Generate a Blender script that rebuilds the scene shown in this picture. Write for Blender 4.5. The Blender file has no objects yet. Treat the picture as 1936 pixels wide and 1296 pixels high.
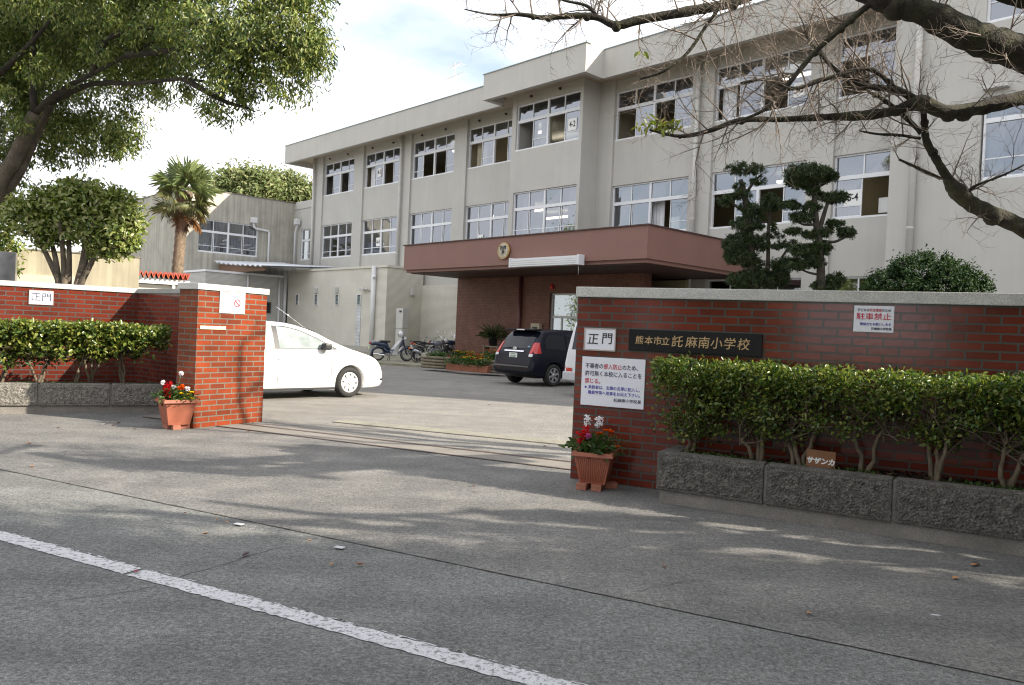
import bpy, bmesh, math, random
import numpy as np
from math import radians, sin, cos, pi, sqrt, atan2
from mathutils import Vector, Matrix
random.seed(7); RNG = np.random.default_rng(7)
scene = bpy.context.scene
COL = scene.collection

# ---------------------------------------------------------------- camera
F_PX, EYE = 1490.0, 1.5
PITCH, ROLL = radians(-0.735), radians(2.505)
R0 = Vector((1, 0, 0)); FW = Vector((0, cos(PITCH), sin(PITCH))); U0 = Vector((0, -sin(PITCH), cos(PITCH)))
RT = R0 * cos(ROLL) + U0 * sin(ROLL); UP = -R0 * sin(ROLL) + U0 * cos(ROLL)
CAM = Vector((0, 0, EYE))
cd = bpy.data.cameras.new("camera"); cam = bpy.data.objects.new("camera", cd); COL.objects.link(cam)
cd.sensor_fit = 'HORIZONTAL'; cd.sensor_width = 36.0; cd.lens = 36.0 * F_PX / 1936.0
cd.clip_start = 0.05; cd.clip_end = 6000
cam.matrix_world = Matrix(((RT.x, UP.x, -FW.x, CAM.x), (RT.y, UP.y, -FW.y, CAM.y), (RT.z, UP.z, -FW.z, CAM.z), (0, 0, 0, 1)))
scene.camera = cam

# ---------------------------------------------------------------- light
SUN_AZ, SUN_EL = radians(106), radians(30)
world = bpy.data.worlds.new("World"); scene.world = world; world.use_nodes = True
wn = world.node_tree.nodes; wl = world.node_tree.links
for n in list(wn): wn.remove(n)
w_out = wn.new('ShaderNodeOutputWorld'); w_bg = wn.new('ShaderNodeBackground'); w_bg.inputs['Strength'].default_value = 0.11
sky = wn.new('ShaderNodeTexSky'); sky.sky_type = 'NISHITA'; sky.sun_disc = False
sky.sun_elevation = SUN_EL; sky.sun_rotation = SUN_AZ; sky.air_density = 1.2; sky.dust_density = 2.0; sky.ozone_density = 1.0
w_tc = wn.new('ShaderNodeTexCoord'); w_map = wn.new('ShaderNodeMapping'); w_map.inputs['Scale'].default_value = (1.0, 1.0, 2.6)
w_map.inputs['Location'].default_value = (1.3, .4, .2)
w_no = wn.new('ShaderNodeTexNoise'); w_no.inputs['Scale'].default_value = 2.1; w_no.inputs['Detail'].default_value = 7; w_no.inputs['Roughness'].default_value = .52
w_rp = wn.new('ShaderNodeValToRGB'); w_rp.color_ramp.elements[0].position = .20; w_rp.color_ramp.elements[1].position = .52
w_mx = wn.new('ShaderNodeMixRGB'); w_mx.inputs['Color2'].default_value = (6.9, 7.0, 7.3, 1)
wl.new(w_tc.outputs['Generated'], w_map.inputs['Vector']); wl.new(w_map.outputs[0], w_no.inputs['Vector'])
wl.new(w_no.outputs['Fac'], w_rp.inputs['Fac']); wl.new(w_rp.outputs['Color'], w_mx.inputs['Fac'])
wl.new(sky.outputs[0], w_mx.inputs['Color1']); wl.new(w_mx.outputs[0], w_bg.inputs['Color']); wl.new(w_bg.outputs[0], w_out.inputs[0])
sd = bpy.data.lights.new("sun", 'SUN'); sd.energy = 4.6; sd.angle = radians(0.55); sd.color = (1.0, .91, .77)
sun = bpy.data.objects.new("sun", sd); COL.objects.link(sun)
SUN_DIR = Vector((sin(SUN_AZ) * cos(SUN_EL), cos(SUN_AZ) * cos(SUN_EL), sin(SUN_EL)))
sun.rotation_euler = SUN_DIR.to_track_quat('Z', 'Y').to_euler(); sun.location = (20, -5, 30)
vs = scene.view_settings; vs.view_transform = 'Standard'; vs.look = 'None'; vs.exposure = 1.15; vs.gamma = 1; vs.use_curve_mapping = False
scene.cycles.max_bounces = 8; scene.cycles.transparent_max_bounces = 12
scene.cycles.use_denoising = True; scene.cycles.filter_width = 1.15

# ---------------------------------------------------------------- pixel measurements -> places
def ray(x, y): return RT * ((x - 968) / F_PX) - UP * ((y - 648) / F_PX) + FW
def at(x, y, depth): return CAM + ray(x, y) * depth
def on_z(x, y, z=0.0):
    r = ray(x, y); return CAM + r * ((z - EYE) / r.z)

# ---------------------------------------------------------------- materials
def rgb(c): return (c[0], c[1], c[2], 1)
def mat(name, col, rough=.6, var=.12, scale=6.0, bump=0.0, bscale=60.0, metal=0.0, spec=.5, streak=0.0, speck=0.0, sscale=150.0, coat=0.0, emit=0.0, coord='Object', col2=None):
    m = bpy.data.materials.new(name); m.use_nodes = True; nt = m.node_tree; N = nt.nodes; L = nt.links
    b = N['Principled BSDF']; b.inputs['Roughness'].default_value = rough; b.inputs['Metallic'].default_value = metal
    b.inputs['Specular IOR Level'].default_value = spec; b.inputs['Coat Weight'].default_value = coat; b.inputs['Coat Roughness'].default_value = .05
    b.inputs['Base Color'].default_value = rgb(col)
    if emit: b.inputs['Emission Color'].default_value = rgb(col); b.inputs['Emission Strength'].default_value = emit
    tc = N.new('ShaderNodeTexCoord'); cur = None
    def noise(s, det=5, vec=None, rgh=.6):
        n = N.new('ShaderNodeTexNoise'); n.inputs['Scale'].default_value = s; n.inputs['Detail'].default_value = det; n.inputs['Roughness'].default_value = rgh
        L.new(vec or tc.outputs[coord], n.inputs['Vector']); return n.outputs['Fac']
    def mrange(x, lo, hi, a=.3, bb=.7):
        r = N.new('ShaderNodeMapRange'); r.inputs['From Min'].default_value = a; r.inputs['From Max'].default_value = bb
        r.inputs['To Min'].default_value = lo; r.inputs['To Max'].default_value = hi; L.new(x, r.inputs['Value']); return r.outputs[0]
    def mul(c, f):
        mx = N.new('ShaderNodeVectorMath'); mx.operation = 'SCALE'
        if c is None: mx.inputs[0].default_value = col[:3]
        else: L.new(c, mx.inputs[0])
        L.new(f, mx.inputs['Scale']); return mx.outputs[0]
    if col2 is not None:
        mx = N.new('ShaderNodeMixRGB'); mx.inputs[1].default_value = rgb(col); mx.inputs[2].default_value = rgb(col2)
        L.new(mrange(noise(scale * .6, 6), 0, 1, .4, .6), mx.inputs[0]); cur = mx.outputs[0]
    if var: cur = mul(cur, mrange(noise(scale), 1 - var, 1 + var))
    if streak:
        mp = N.new('ShaderNodeMapping'); mp.inputs['Scale'].default_value = (5, 5, .22); L.new(tc.outputs[coord], mp.inputs['Vector'])
        cur = mul(cur, mrange(noise(1.0, 6, mp.outputs[0], .65), 1 - streak, 1 + streak * .4, .35, .6))
    if speck: cur = mul(cur, mrange(noise(sscale, 2), 1 - speck, 1 + speck, .35, .65))
    if cur is not None: L.new(cur, b.inputs['Base Color'])
    if bump:
        bp = N.new('ShaderNodeBump'); bp.inputs['Strength'].default_value = bump; bp.inputs['Distance'].default_value = .02
        L.new(noise(bscale, 3), bp.inputs['Height']); L.new(bp.outputs[0], b.inputs['Normal'])
    m["bsdf"] = b.name
    return m

def brick_mat(name, c1, c2, mortar, bw, rh, ms, rough, glaze=0.0, fleck=None, mott=.24):
    m = bpy.data.materials.new(name); m.use_nodes = True; nt = m.node_tree; N = nt.nodes; L = nt.links
    b = N['Principled BSDF']; b.inputs['Specular IOR Level'].default_value = .3; tc = N.new('ShaderNodeTexCoord'); t = N.new('ShaderNodeTexBrick')
    L.new(tc.outputs['UV'], t.inputs['Vector'])
    t.inputs['Scale'].default_value = 1; t.inputs['Brick Width'].default_value = bw; t.inputs['Row Height'].default_value = rh
    t.inputs['Mortar Size'].default_value = ms; t.inputs['Mortar Smooth'].default_value = .08
    t.inputs['Color1'].default_value = rgb(c1); t.inputs['Color2'].default_value = rgb(c2); t.inputs['Mortar'].default_value = rgb(mortar)
    no = N.new('ShaderNodeTexNoise'); no.inputs['Scale'].default_value = 1.7; no.inputs['Detail'].default_value = 7; no.inputs['Roughness'].default_value = .65
    L.new(tc.outputs['UV'], no.inputs['Vector'])
    r = N.new('ShaderNodeMapRange'); r.inputs['From Min'].default_value = .3; r.inputs['From Max'].default_value = .7; r.inputs['To Min'].default_value = 1 - mott; r.inputs['To Max'].default_value = 1 + mott * .85
    L.new(no.outputs['Fac'], r.inputs['Value'])
    mu = N.new('ShaderNodeVectorMath'); mu.operation = 'SCALE'; L.new(t.outputs['Color'], mu.inputs[0]); L.new(r.outputs[0], mu.inputs['Scale'])
    out = mu.outputs[0]
    # pale lime bloom and fired flecks
    n2 = N.new('ShaderNodeTexNoise'); n2.inputs['Scale'].default_value = 9 if fleck is None else 11; n2.inputs['Detail'].default_value = 6; n2.inputs['Roughness'].default_value = .7
    L.new(tc.outputs['UV'], n2.inputs['Vector'])
    r2 = N.new('ShaderNodeMapRange'); r2.inputs['From Min'].default_value = .62; r2.inputs['From Max'].default_value = .74; r2.inputs['To Max'].default_value = .14 if fleck is None else .8
    L.new(n2.outputs['Fac'], r2.inputs['Value'])
    mx = N.new('ShaderNodeMixRGB'); mx.inputs[2].default_value = rgb(fleck or (.36, .27, .22)); L.new(out, mx.inputs[1]); L.new(r2.outputs[0], mx.inputs[0])
    L.new(mx.outputs[0], b.inputs['Base Color'])
    rr = N.new('ShaderNodeMapRange'); rr.inputs['To Min'].default_value = rough; rr.inputs['To Max'].default_value = .85
    L.new(t.outputs['Fac'], rr.inputs['Value']); L.new(rr.outputs[0], b.inputs['Roughness'])
    wv = N.new('ShaderNodeTexNoise'); wv.inputs['Scale'].default_value = 14; wv.inputs['Detail'].default_value = 2; L.new(tc.outputs['UV'], wv.inputs['Vector'])
    ad = N.new('ShaderNodeMath'); ad.operation = 'MULTIPLY_ADD'; ad.inputs[1].default_value = -1.0; L.new(t.outputs['Fac'], ad.inputs[0])
    sc = N.new('ShaderNodeMath'); sc.operation = 'MULTIPLY'; sc.inputs[1].default_value = .35; L.new(wv.outputs['Fac'], sc.inputs[0]); L.new(sc.outputs[0], ad.inputs[2])
    bp = N.new('ShaderNodeBump'); bp.inputs['Strength'].default_value = .6; bp.inputs['Distance'].default_value = .006; L.new(ad.outputs[0], bp.inputs['Height']); L.new(bp.outputs[0], b.inputs['Normal'])
    if glaze: b.inputs['Coat Weight'].default_value = glaze; b.inputs['Coat Roughness'].default_value = .09
    return m

def leaf_mat(name, cols, rough=.4, trans=.25, spec=.5):
    m = bpy.data.materials.new(name); m.use_nodes = True; nt = m.node_tree; N = nt.nodes; L = nt.links
    b = N['Principled BSDF']; b.inputs['Roughness'].default_value = rough; b.inputs['Specular IOR Level'].default_value = spec
    g = N.new('ShaderNodeNewGeometry'); rp = N.new('ShaderNodeValToRGB'); cr = rp.color_ramp; cr.interpolation = 'LINEAR'
    cr.elements[0].position = 0; cr.elements[0].color = rgb(cols[0]); cr.elements[1].position = 1; cr.elements[1].color = rgb(cols[-1])
    for i, c in enumerate(cols[1:-1]):
        e = cr.elements.new((i + 1) / (len(cols) - 1)); e.color = rgb(c)
    L.new(g.outputs['Random Per Island'], rp.inputs['Fac']); L.new(rp.outputs[0], b.inputs['Base Color'])
    tr = N.new('ShaderNodeBsdfTranslucent'); hs = N.new('ShaderNodeHueSaturation'); hs.inputs['Value'].default_value = 1.7; hs.inputs['Saturation'].default_value = 1.1
    L.new(rp.outputs[0], hs.inputs['Color']); L.new(hs.outputs[0], tr.inputs['Color'])
    ms = N.new('ShaderNodeMixShader'); ms.inputs[0].default_value = trans
    L.new(b.outputs[0], ms.inputs[1]); L.new(tr.outputs[0], ms.inputs[2]); L.new(ms.outputs[0], N['Material Output'].inputs[0])
    return m

def glass_mat(name, tint, refl, trans_col=(.55, .58, .58)):
    m = bpy.data.materials.new(name); m.use_nodes = True; N = m.node_tree.nodes; L = m.node_tree.links; N.remove(N['Principled BSDF'])
    gl = N.new('ShaderNodeBsdfGlossy'); gl.inputs['Roughness'].default_value = .02; gl.inputs['Color'].default_value = rgb(tint)
    tr = N.new('ShaderNodeBsdfTransparent'); tr.inputs['Color'].default_value = rgb(trans_col)
    fr = N.new('ShaderNodeMath'); fr.operation = 'MULTIPLY_ADD'; fr.inputs[1].default_value = .6; fr.inputs[2].default_value = refl
    lw = N.new('ShaderNodeLayerWeight'); lw.inputs['Blend'].default_value = .4; L.new(lw.outputs['Fresnel'], fr.inputs[0])
    ms = N.new('ShaderNodeMixShader'); L.new(fr.outputs[0], ms.inputs[0]); L.new(tr.outputs[0], ms.inputs[1]); L.new(gl.outputs[0], ms.inputs[2])
    L.new(ms.outputs[0], N['Material Output'].inputs[0]); return m

# ---------------------------------------------------------------- mesh building
class MB:
    def __init__(s): s.v = []; s.f = []; s.m = []; s.sm = []
    def add(s, vs, fs, m=0, smooth=False):
        o = len(s.v); s.v += [tuple(p) for p in vs]
        for f in fs: s.f.append([i + o for i in f]); s.m.append(m); s.sm.append(smooth)
    def box(s, x0, x1, y0, y1, z0, z1, m=0, skip=''):
        if x0 > x1: x0, x1 = x1, x0
        if y0 > y1: y0, y1 = y1, y0
        vs = [(x0, y0, z0), (x1, y0, z0), (x1, y1, z0), (x0, y1, z0), (x0, y0, z1), (x1, y0, z1), (x1, y1, z1), (x0, y1, z1)]
        fs = {'b': (3, 2, 1, 0), 't': (4, 5, 6, 7), 'f': (0, 1, 5, 4), 'r': (1, 2, 6, 5), 'k': (2, 3, 7, 6), 'l': (3, 0, 4, 7)}
        s.add(vs, [f for k, f in fs.items() if k not in skip], m); return s
    def cbox(s, x0, x1, y0, y1, z0, z1, c=.01, m=0):
        # box with chamfered edges
        bm = bmesh.new(); bmesh.ops.create_cube(bm, size=1)
        for v in bm.verts: v.co = ((x0 + x1) / 2 + v.co.x * abs(x1 - x0), (y0 + y1) / 2 + v.co.y * abs(y1 - y0), (z0 + z1) / 2 + v.co.z * (z1 - z0))
        bmesh.ops.bevel(bm, geom=bm.edges[:], offset=c, segments=2, affect='EDGES', profile=.6)
        s.bm(bm, m); return s
    def bm(s, bm, m=0, smooth=False):
        bm.verts.ensure_lookup_table(); bm.verts.index_update()
        s.add([v.co[:] for v in bm.verts], [[v.index for v in f.verts] for f in bm.faces], m, smooth); bm.free()
    def obox(s, c, ax, ay, az, m=0):
        # oriented box: centre and three half-extent vectors
        c, ax, ay, az = map(Vector, (c, ax, ay, az))
        vs = [c + ax * i + ay * j + az * k for k in (-1, 1) for j in (-1, 1) for i in (-1, 1)]
        s.add(vs, [(2, 3, 1, 0), (4, 5, 7, 6), (0, 1, 5, 4), (1, 3, 7, 5), (3, 2, 6, 7), (2, 0, 4, 6)], m); return s
    def tube(s, pts, rads, n=8, m=0, caps=True, smooth=True):
        pts = [Vector(p) for p in pts]
        if not hasattr(rads, '__len__'): rads = [rads] * len(pts)
        rings = []; prev = None
        for i, p in enumerate(pts):
            t = (pts[min(i + 1, len(pts) - 1)] - pts[max(i - 1, 0)])
            if t.length < 1e-9: t = Vector((0, 0, 1))
            t.normalize()
            if prev is None:
                a = Vector((0, 0, 1)) if abs(t.z) < .9 else Vector((1, 0, 0)); u = t.cross(a).normalized()
            else: u = (prev - t * prev.dot(t)); u = u.normalized() if u.length > 1e-6 else t.orthogonal().normalized()
            prev = u; w = t.cross(u)
            rings.append([p + (u * cos(2 * pi * k / n) + w * sin(2 * pi * k / n)) * rads[i] for k in range(n)])
        vs = [q for r in rings for q in r]; fs = []
        for i in range(len(rings) - 1):
            for k in range(n): fs.append((i * n + k, i * n + (k + 1) % n, (i + 1) * n + (k + 1) % n, (i + 1) * n + k))
        s.add(vs, fs, m, smooth)
        if caps:
            s.add(rings[0], [tuple(reversed(range(n)))], m); s.add(rings[-1], [tuple(range(n))], m)
        return s
    def lathe(s, prof, c=(0, 0, 0), axis='z', n=20, m=0, smooth=True):
        # prof: list of (radius, height along the axis)
        vs = []; fs = []
        for r, h in prof:
            for k in range(n):
                a = 2 * pi * k / n; x, y = r * cos(a), r * sin(a)
                vs.append({'z': (c[0] + x, c[1] + y, c[2] + h), 'y': (c[0] + x, c[1] + h, c[2] - y), 'x': (c[0] + h, c[1] + x, c[2] + y)}[axis])
        for i in range(len(prof) - 1):
            for k in range(n): fs.append((i * n + k, i * n + (k + 1) % n, (i + 1) * n + (k + 1) % n, (i + 1) * n + k))
        s.add(vs, fs, m, smooth); return s
    def ball(s, c, r, n=12, m=0):
        r = (r, r, r) if not hasattr(r, '__len__') else r; k = max(5, n // 2); vs = []; fs = []
        for i in range(k + 1):
            t = pi * i / k
            for j in range(n):
                a = 2 * pi * j / n; vs.append((c[0] + r[0] * sin(t) * cos(a), c[1] + r[1] * sin(t) * sin(a), c[2] + r[2] * cos(t)))
        for i in range(k):
            for j in range(n): fs.append((i * n + j, (i + 1) * n + j, (i + 1) * n + (j + 1) % n, i * n + (j + 1) % n))
        s.add(vs, fs, m, True); return s
    def prism(s, outline, y0, y1, m=0):
        # outline in (x, z) pushed from y0 to y1
        n = len(outline); vs = [(x, y0, z) for x, z in outline] + [(x, y1, z) for x, z in outline]
        fs = [tuple(range(n)), tuple(reversed(range(n, 2 * n)))] + [(i, i + n, (i + 1) % n + n, (i + 1) % n) for i in range(n)]
        s.add(vs, fs, m); return s
    def build(s, name, mats, parent=None, loc=None, rot=0.0, fix=True):
        me = bpy.data.meshes.new(name); me.from_pydata(s.v, [], s.f)
        if not isinstance(mats, (list, tuple)): mats = [mats]
        for q in mats: me.materials.append(q)
        me.polygons.foreach_set('material_index', s.m); me.polygons.foreach_set('use_smooth', s.sm)
        me.update()
        if fix:
            b = bmesh.new(); b.from_mesh(me); bmesh.ops.remove_doubles(b, verts=b.verts, dist=1e-5); bmesh.ops.recalc_face_normals(b, faces=b.faces); b.to_mesh(me); b.free()
        uv = me.uv_layers.new(name='uv')
        for p in me.polygons:
            nx, ny, nz = abs(p.normal.x), abs(p.normal.y), abs(p.normal.z)
            for li in p.loop_indices:
                c = me.vertices[me.loops[li].vertex_index].co
                uv.data[li].uv = (c.x, c.y) if nz > max(nx, ny) else ((c.x, c.z) if ny >= nx else (c.y, c.z))
        o = bpy.data.objects.new(name, me); COL.objects.link(o)
        if parent: o.parent = parent
        if loc is not None: o.location = loc
        o.rotation_euler.z = rot
        return o

def tag(o, label=None, cat=None, group=None, kind=None):
    if label: o['label'] = label
    if cat: o['category'] = cat
    if group: o['group'] = group
    if kind: o['kind'] = kind
    return o
def thing(name, label, cat, loc=(0, 0, 0), rot=0.0, group=None):
    o = bpy.data.objects.new(name, None); COL.objects.link(o); o.location = loc; o.rotation_euler.z = rot; o.empty_display_size = .2
    return tag(o, label, cat, group)
def children(o): return [c for c in COL.objects if c.parent == o]
def copy_tree(o, loc=None, rot=None, label=None, parent=None):
    c = o.copy(); COL.objects.link(c)
    if parent: c.parent = parent
    if loc is not None: c.location = loc
    if rot is not None: c.rotation_euler.z = rot
    if label: c['label'] = label
    for ch in children(o): copy_tree(ch, parent=c)
    return c

def text(s, size, m, parent, loc, rotz=0.0, depth=.002, weight=0.0, name='lettering', tilt=pi / 2, sx=1.0, shear=0.0):
    cu = bpy.data.curves.new('t', 'FONT'); cu.body = s; cu.size = size; cu.align_x = 'CENTER'; cu.align_y = 'CENTER'; cu.extrude = depth; cu.offset = weight; cu.resolution_u = 3; cu.shear = shear
    t = bpy.data.objects.new('t', cu); COL.objects.link(t)
    dg = bpy.context.evaluated_depsgraph_get(); dg.update()
    me = bpy.data.meshes.new_from_object(t.evaluated_get(dg)); bpy.data.objects.remove(t); bpy.data.curves.remove(cu)
    me.materials.clear(); me.materials.append(m); me.name = name
    o = bpy.data.objects.new(name, me); COL.objects.link(o); o.parent = parent; o.location = loc; o.rotation_euler = (tilt, 0, rotz); o.scale = (sx, 1, 1)
    return o

# leaves: every leaf its own small folded blade, spread through the crown
def leaves(name, P, A, Nn, ln, wd, m, parent=None, loc=None, fold=.18):
    n = len(P); P = np.asarray(P, float); A = np.asarray(A, float); Nn = np.asarray(Nn, float)
    A /= np.linalg.norm(A, axis=1, keepdims=True) + 1e-9
    S = np.cross(A, Nn); S /= np.linalg.norm(S, axis=1, keepdims=True) + 1e-9; Nn = np.cross(S, A)
    l = (ln * RNG.uniform(.7, 1.25, n))[:, None]; w = (wd * RNG.uniform(.75, 1.2, n))[:, None]
    V = np.empty((n, 6, 3)); up = Nn * w * fold
    V[:, 0] = P; V[:, 1] = P + A * l * .35 + S * w * .5 + up; V[:, 2] = P + A * l * .75 + S * w * .36 + up; V[:, 3] = P + A * l - Nn * l * .12
    V[:, 4] = P + A * l * .75 - S * w * .36 + up; V[:, 5] = P + A * l * .35 - S * w * .5 + up
    me = bpy.data.meshes.new(name); me.vertices.add(n * 6); me.vertices.foreach_set('co', V.reshape(-1))
    base = np.arange(n)[:, None] * 6; fa = np.concatenate([base + [0, 1, 2, 3], base + [0, 3, 4, 5]], 1).reshape(-1)
    me.loops.add(n * 8); me.loops.foreach_set('vertex_index', fa.astype(np.int32)); me.polygons.add(n * 2)
    me.polygons.foreach_set('loop_start', np.arange(n * 2, dtype=np.int32) * 4); me.update(calc_edges=True)
    me.materials.append(m); o = bpy.data.objects.new(name, me); COL.objects.link(o)
    if parent: o.parent = parent
    if loc is not None: o.location = loc
    return o
def unit(n): 
    a = RNG.normal(size=(n, 3)); return a / np.linalg.norm(a, axis=1, keepdims=True)
def blob_points(blobs, n, clump=.22, per=26, shell=.5):
    """leaf roots gathered in tufts inside a set of ellipsoids (centre, radii); returns points and outward directions"""
    vol = np.array([r[0] * r[1] * r[2] for c, r in blobs]) ** .75; k = np.maximum(1, (vol / vol.sum() * n / per).astype(int))
    P = []; O = []
    for (c, r), kk in zip(blobs, k):
        d = unit(kk); rad = RNG.uniform(shell ** 3, 1, kk) ** (1 / 3); cc = d * rad[:, None] * np.array(r)
        t = np.repeat(cc, per, 0) + RNG.normal(size=(kk * per, 3)) * clump * np.repeat(RNG.uniform(.6, 1.3, kk), per)[:, None] * np.mean(r) ** .4
        dd = t / np.array(r); P.append(t + np.array(c)); O.append(dd / (np.linalg.norm(dd, axis=1, keepdims=True) + 1e-6))
    return np.concatenate(P), np.concatenate(O)
def crown(name, blobs, n, ln, wd, m, parent=None, clump=.22, per=26, shell=.5, droop=.3, up=.5, loc=None):
    P, O = blob_points(blobs, n, clump, per, shell); k = len(P)
    A = O * .25 + unit(k) * .9 + np.array([0, 0, -droop]); Nn = O * 1.1 + unit(k) * .55 + np.array([0, 0, up])
    return leaves(name, P, A, Nn, ln, wd, m, parent, loc)
# ---------------------------------------------------------------- palette
def asphalt(name, col, col2, patch, wear, grain):
    m = mat(name, col, .93, .10, 3.0, .22, 170, speck=grain, sscale=170, col2=col2, coord='Object'); nt = m.node_tree; N = nt.nodes; L = nt.links; b = N['Principled BSDF']; src = b.inputs['Base Color'].links[0].from_socket; tc = N.new('ShaderNodeTexCoord')
    def layer(src, scale, lo, hi, a, c, det=6, sc=(1, 1, 1), rot=0.0):
        mp = N.new('ShaderNodeMapping'); mp.inputs['Scale'].default_value = sc; mp.inputs['Rotation'].default_value = (0, 0, rot); L.new(tc.outputs['Object'], mp.inputs['Vector']); no = N.new('ShaderNodeTexNoise'); no.inputs['Scale'].default_value = scale; no.inputs['Detail'].default_value = det; no.inputs['Roughness'].default_value = .62; L.new(mp.outputs[0], no.inputs['Vector'])
        r = N.new('ShaderNodeMapRange'); r.inputs['From Min'].default_value = a; r.inputs['From Max'].default_value = c; r.inputs['To Min'].default_value = lo; r.inputs['To Max'].default_value = hi; L.new(no.outputs['Fac'], r.inputs['Value'])
        v = N.new('ShaderNodeVectorMath'); v.operation = 'SCALE'; L.new(src, v.inputs[0]); L.new(r.outputs[0], v.inputs['Scale']); return v.outputs[0]
    src = layer(src, .32, 1 - patch, 1 + patch, .35, .65)                               # broad tonal patches
    src = layer(src, .9, 1 - wear, 1 + wear * .6, .36, .6, 4, (.25, 2.2, 1), radians(28))  # wear running with the wheels
    src = layer(src, 2.4, .72, 1.0, .28, .36, 5)                                        # oil and damp spots
    src = layer(src, 52, .62, 1.40, .34, .66, 2); src = layer(src, 22, .80, 1.20, .34, .66, 2)                                        # coarse stones
    L.new(src, b.inputs['Base Color']); return m
M_ROAD = asphalt('road_asphalt', (.145, .147, .141), (.120, .123, .118), .12, .12, .5)
M_FORE = asphalt('forecourt_asphalt', (.150, .145, .136), (.115, .113, .109), .16, .14, .45)
M_LOT = asphalt('lot_asphalt', (.20, .188, .168), (.17, .162, .15), .10, .10, .35)
M_SOIL = mat('dirt', (.16, .13, .09), 1, .3, 5, .6, 30)
M_CONC = mat('pale_concrete', (.40, .38, .34), .85, .15, 3, .2, 60, speck=.12)
M_DARKGAP = mat('dark_gap', (.03, .028, .025), .95, .3, 8)
M_WALL = mat('beige_render', (.47, .458, .425), .85, .05, .7, .1, 120, streak=.03)
M_SOFFIT = mat('soffit_paint', (.42, .36, .27), .85, .06, 1)
M_WING = mat('weathered_concrete', (.40, .38, .325), .9, .16, .9, .25, 40, streak=.24)
M_BEIGEWALL = mat('stained_beige_wall', (.40, .36, .265), .9, .1, 1.5, .15, 50, streak=.22)
M_CANOPY = mat('brown_paint', (.225, .115, .092), .6, .05, 1.2, .05, 50)
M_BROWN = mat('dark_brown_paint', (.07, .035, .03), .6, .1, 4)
M_WHITE = mat('white_frame', (.72, .73, .75), .45, .03, 3)
M_PIPE = mat('grey_pipe', (.52, .51, .48), .5, .06, 2)
M_WPIPE = mat('white_pipe', (.66, .66, .66), .45, .05, 2)
M_ROOM = mat('room_plaster', (.42, .37, .27), .9, .06, 2)
M_DARKROOM = mat('room_dark', (.06, .055, .05), .9, .2, 2)
M_FLOOR = mat('room_floor', (.20, .14, .08), .6, .1, 2)
M_LAMP = mat('fluorescent_tube', (1, .93, .74), .5, 0, emit=2.2)
M_PAPER = mat('white_paper', (.80, .80, .78), .8, .03, 4)
M_BLACK = mat('black_ink', (.015, .015, .015), .6, 0)
M_GLASS = glass_mat('window_glass', (.56, .59, .65), .33)
M_CURTAIN = mat('white_curtain', (.70, .70, .72), .9, .12, 3)
M_TILE = brick_mat('entrance_tile', (.20, .085, .055), (.15, .062, .045), (.10, .055, .04), .115, .068, .006, .55, fleck=(.34, .22, .12))
M_SIDING = brick_mat('ribbed_siding', (.68, .65, .57), (.66, .63, .55), (.42, .40, .345), 3.0, .058, .009, .6, mott=.05)
M_GREYSIDING = brick_mat('grey_ribbed_siding', (.50, .49, .46), (.48, .47, .44), (.32, .31, .29), 3.0, .07, .008, .6, mott=.06)
M_GLASSBLOCK = brick_mat('glass_blocks', (.62, .64, .66), (.55, .58, .62), (.42, .42, .41), .19, .19, .02, .15)

# ---------------------------------------------------------------- ground, road, forecourt
RX = Vector((sin(radians(118)), cos(radians(118)), 0)); RN = Vector((-RX.y, RX.x, 0))   # along the road, towards the school
S0 = Vector((-1.15, 5.49, 0))                                                           # a point on the seam
def rd(a, b, z=0): 
    p = S0 + RX * a + RN * b; return (p.x, p.y, z)
g = MB(); g.add([(-900, -900, 0), (900, -900, 0), (900, 900, 0), (-900, 900, 0)], [(0, 1, 2, 3)])
tag(g.build('ground', M_SOIL, loc=(0, 0, -.03)), kind='structure')
g = MB(); g.add([rd(-200, -9), rd(200, -9), rd(200, .05), rd(-200, .05)], [(0, 1, 2, 3)]); tag(g.build('road', M_ROAD, loc=(0, 0, -.0045)), kind='structure')
g = MB(); g.add([rd(-60, -22), rd(60, -22), rd(60, -9), rd(-60, -9)], [(0, 1, 2, 3)]); tag(g.build('far_pavement', M_CONC, loc=(0, 0, -.008)), kind='structure')
g = MB(); g.add([rd(-60, 0), rd(60, 0), rd(60, 4.6), rd(-60, 4.6)], [(0, 1, 2, 3)]); tag(g.build('forecourt', M_FORE), kind='structure')
g = MB(); g.add([rd(-60, 4.6), rd(60, 4.6), rd(60, 40), rd(-60, 40)], [(0, 1, 2, 3)]); tag(g.build('school_yard', M_LOT, loc=(0, 0, -.001)), kind='structure')
# seam of dirt between road and forecourt: a ragged thin ribbon
g = MB(); rr = random.Random(3); n = 260; top = []; bot = []
for i in range(n + 1):
    a = -14 + i * .1; top.append(rd(a, .003 + rr.uniform(-.005, .003))); bot.append(rd(a, -.003 + rr.uniform(-.003, .005)))
g.add(top + bot, [(i, i + 1, n + 2 + i, n + 1 + i) for i in range(n)])
tag(g.build('kerb_seam', mat('seam_dirt', (.11, .10, .085), 1, .5, 9), loc=(0, 0, .0015)), kind='structure')
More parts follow.
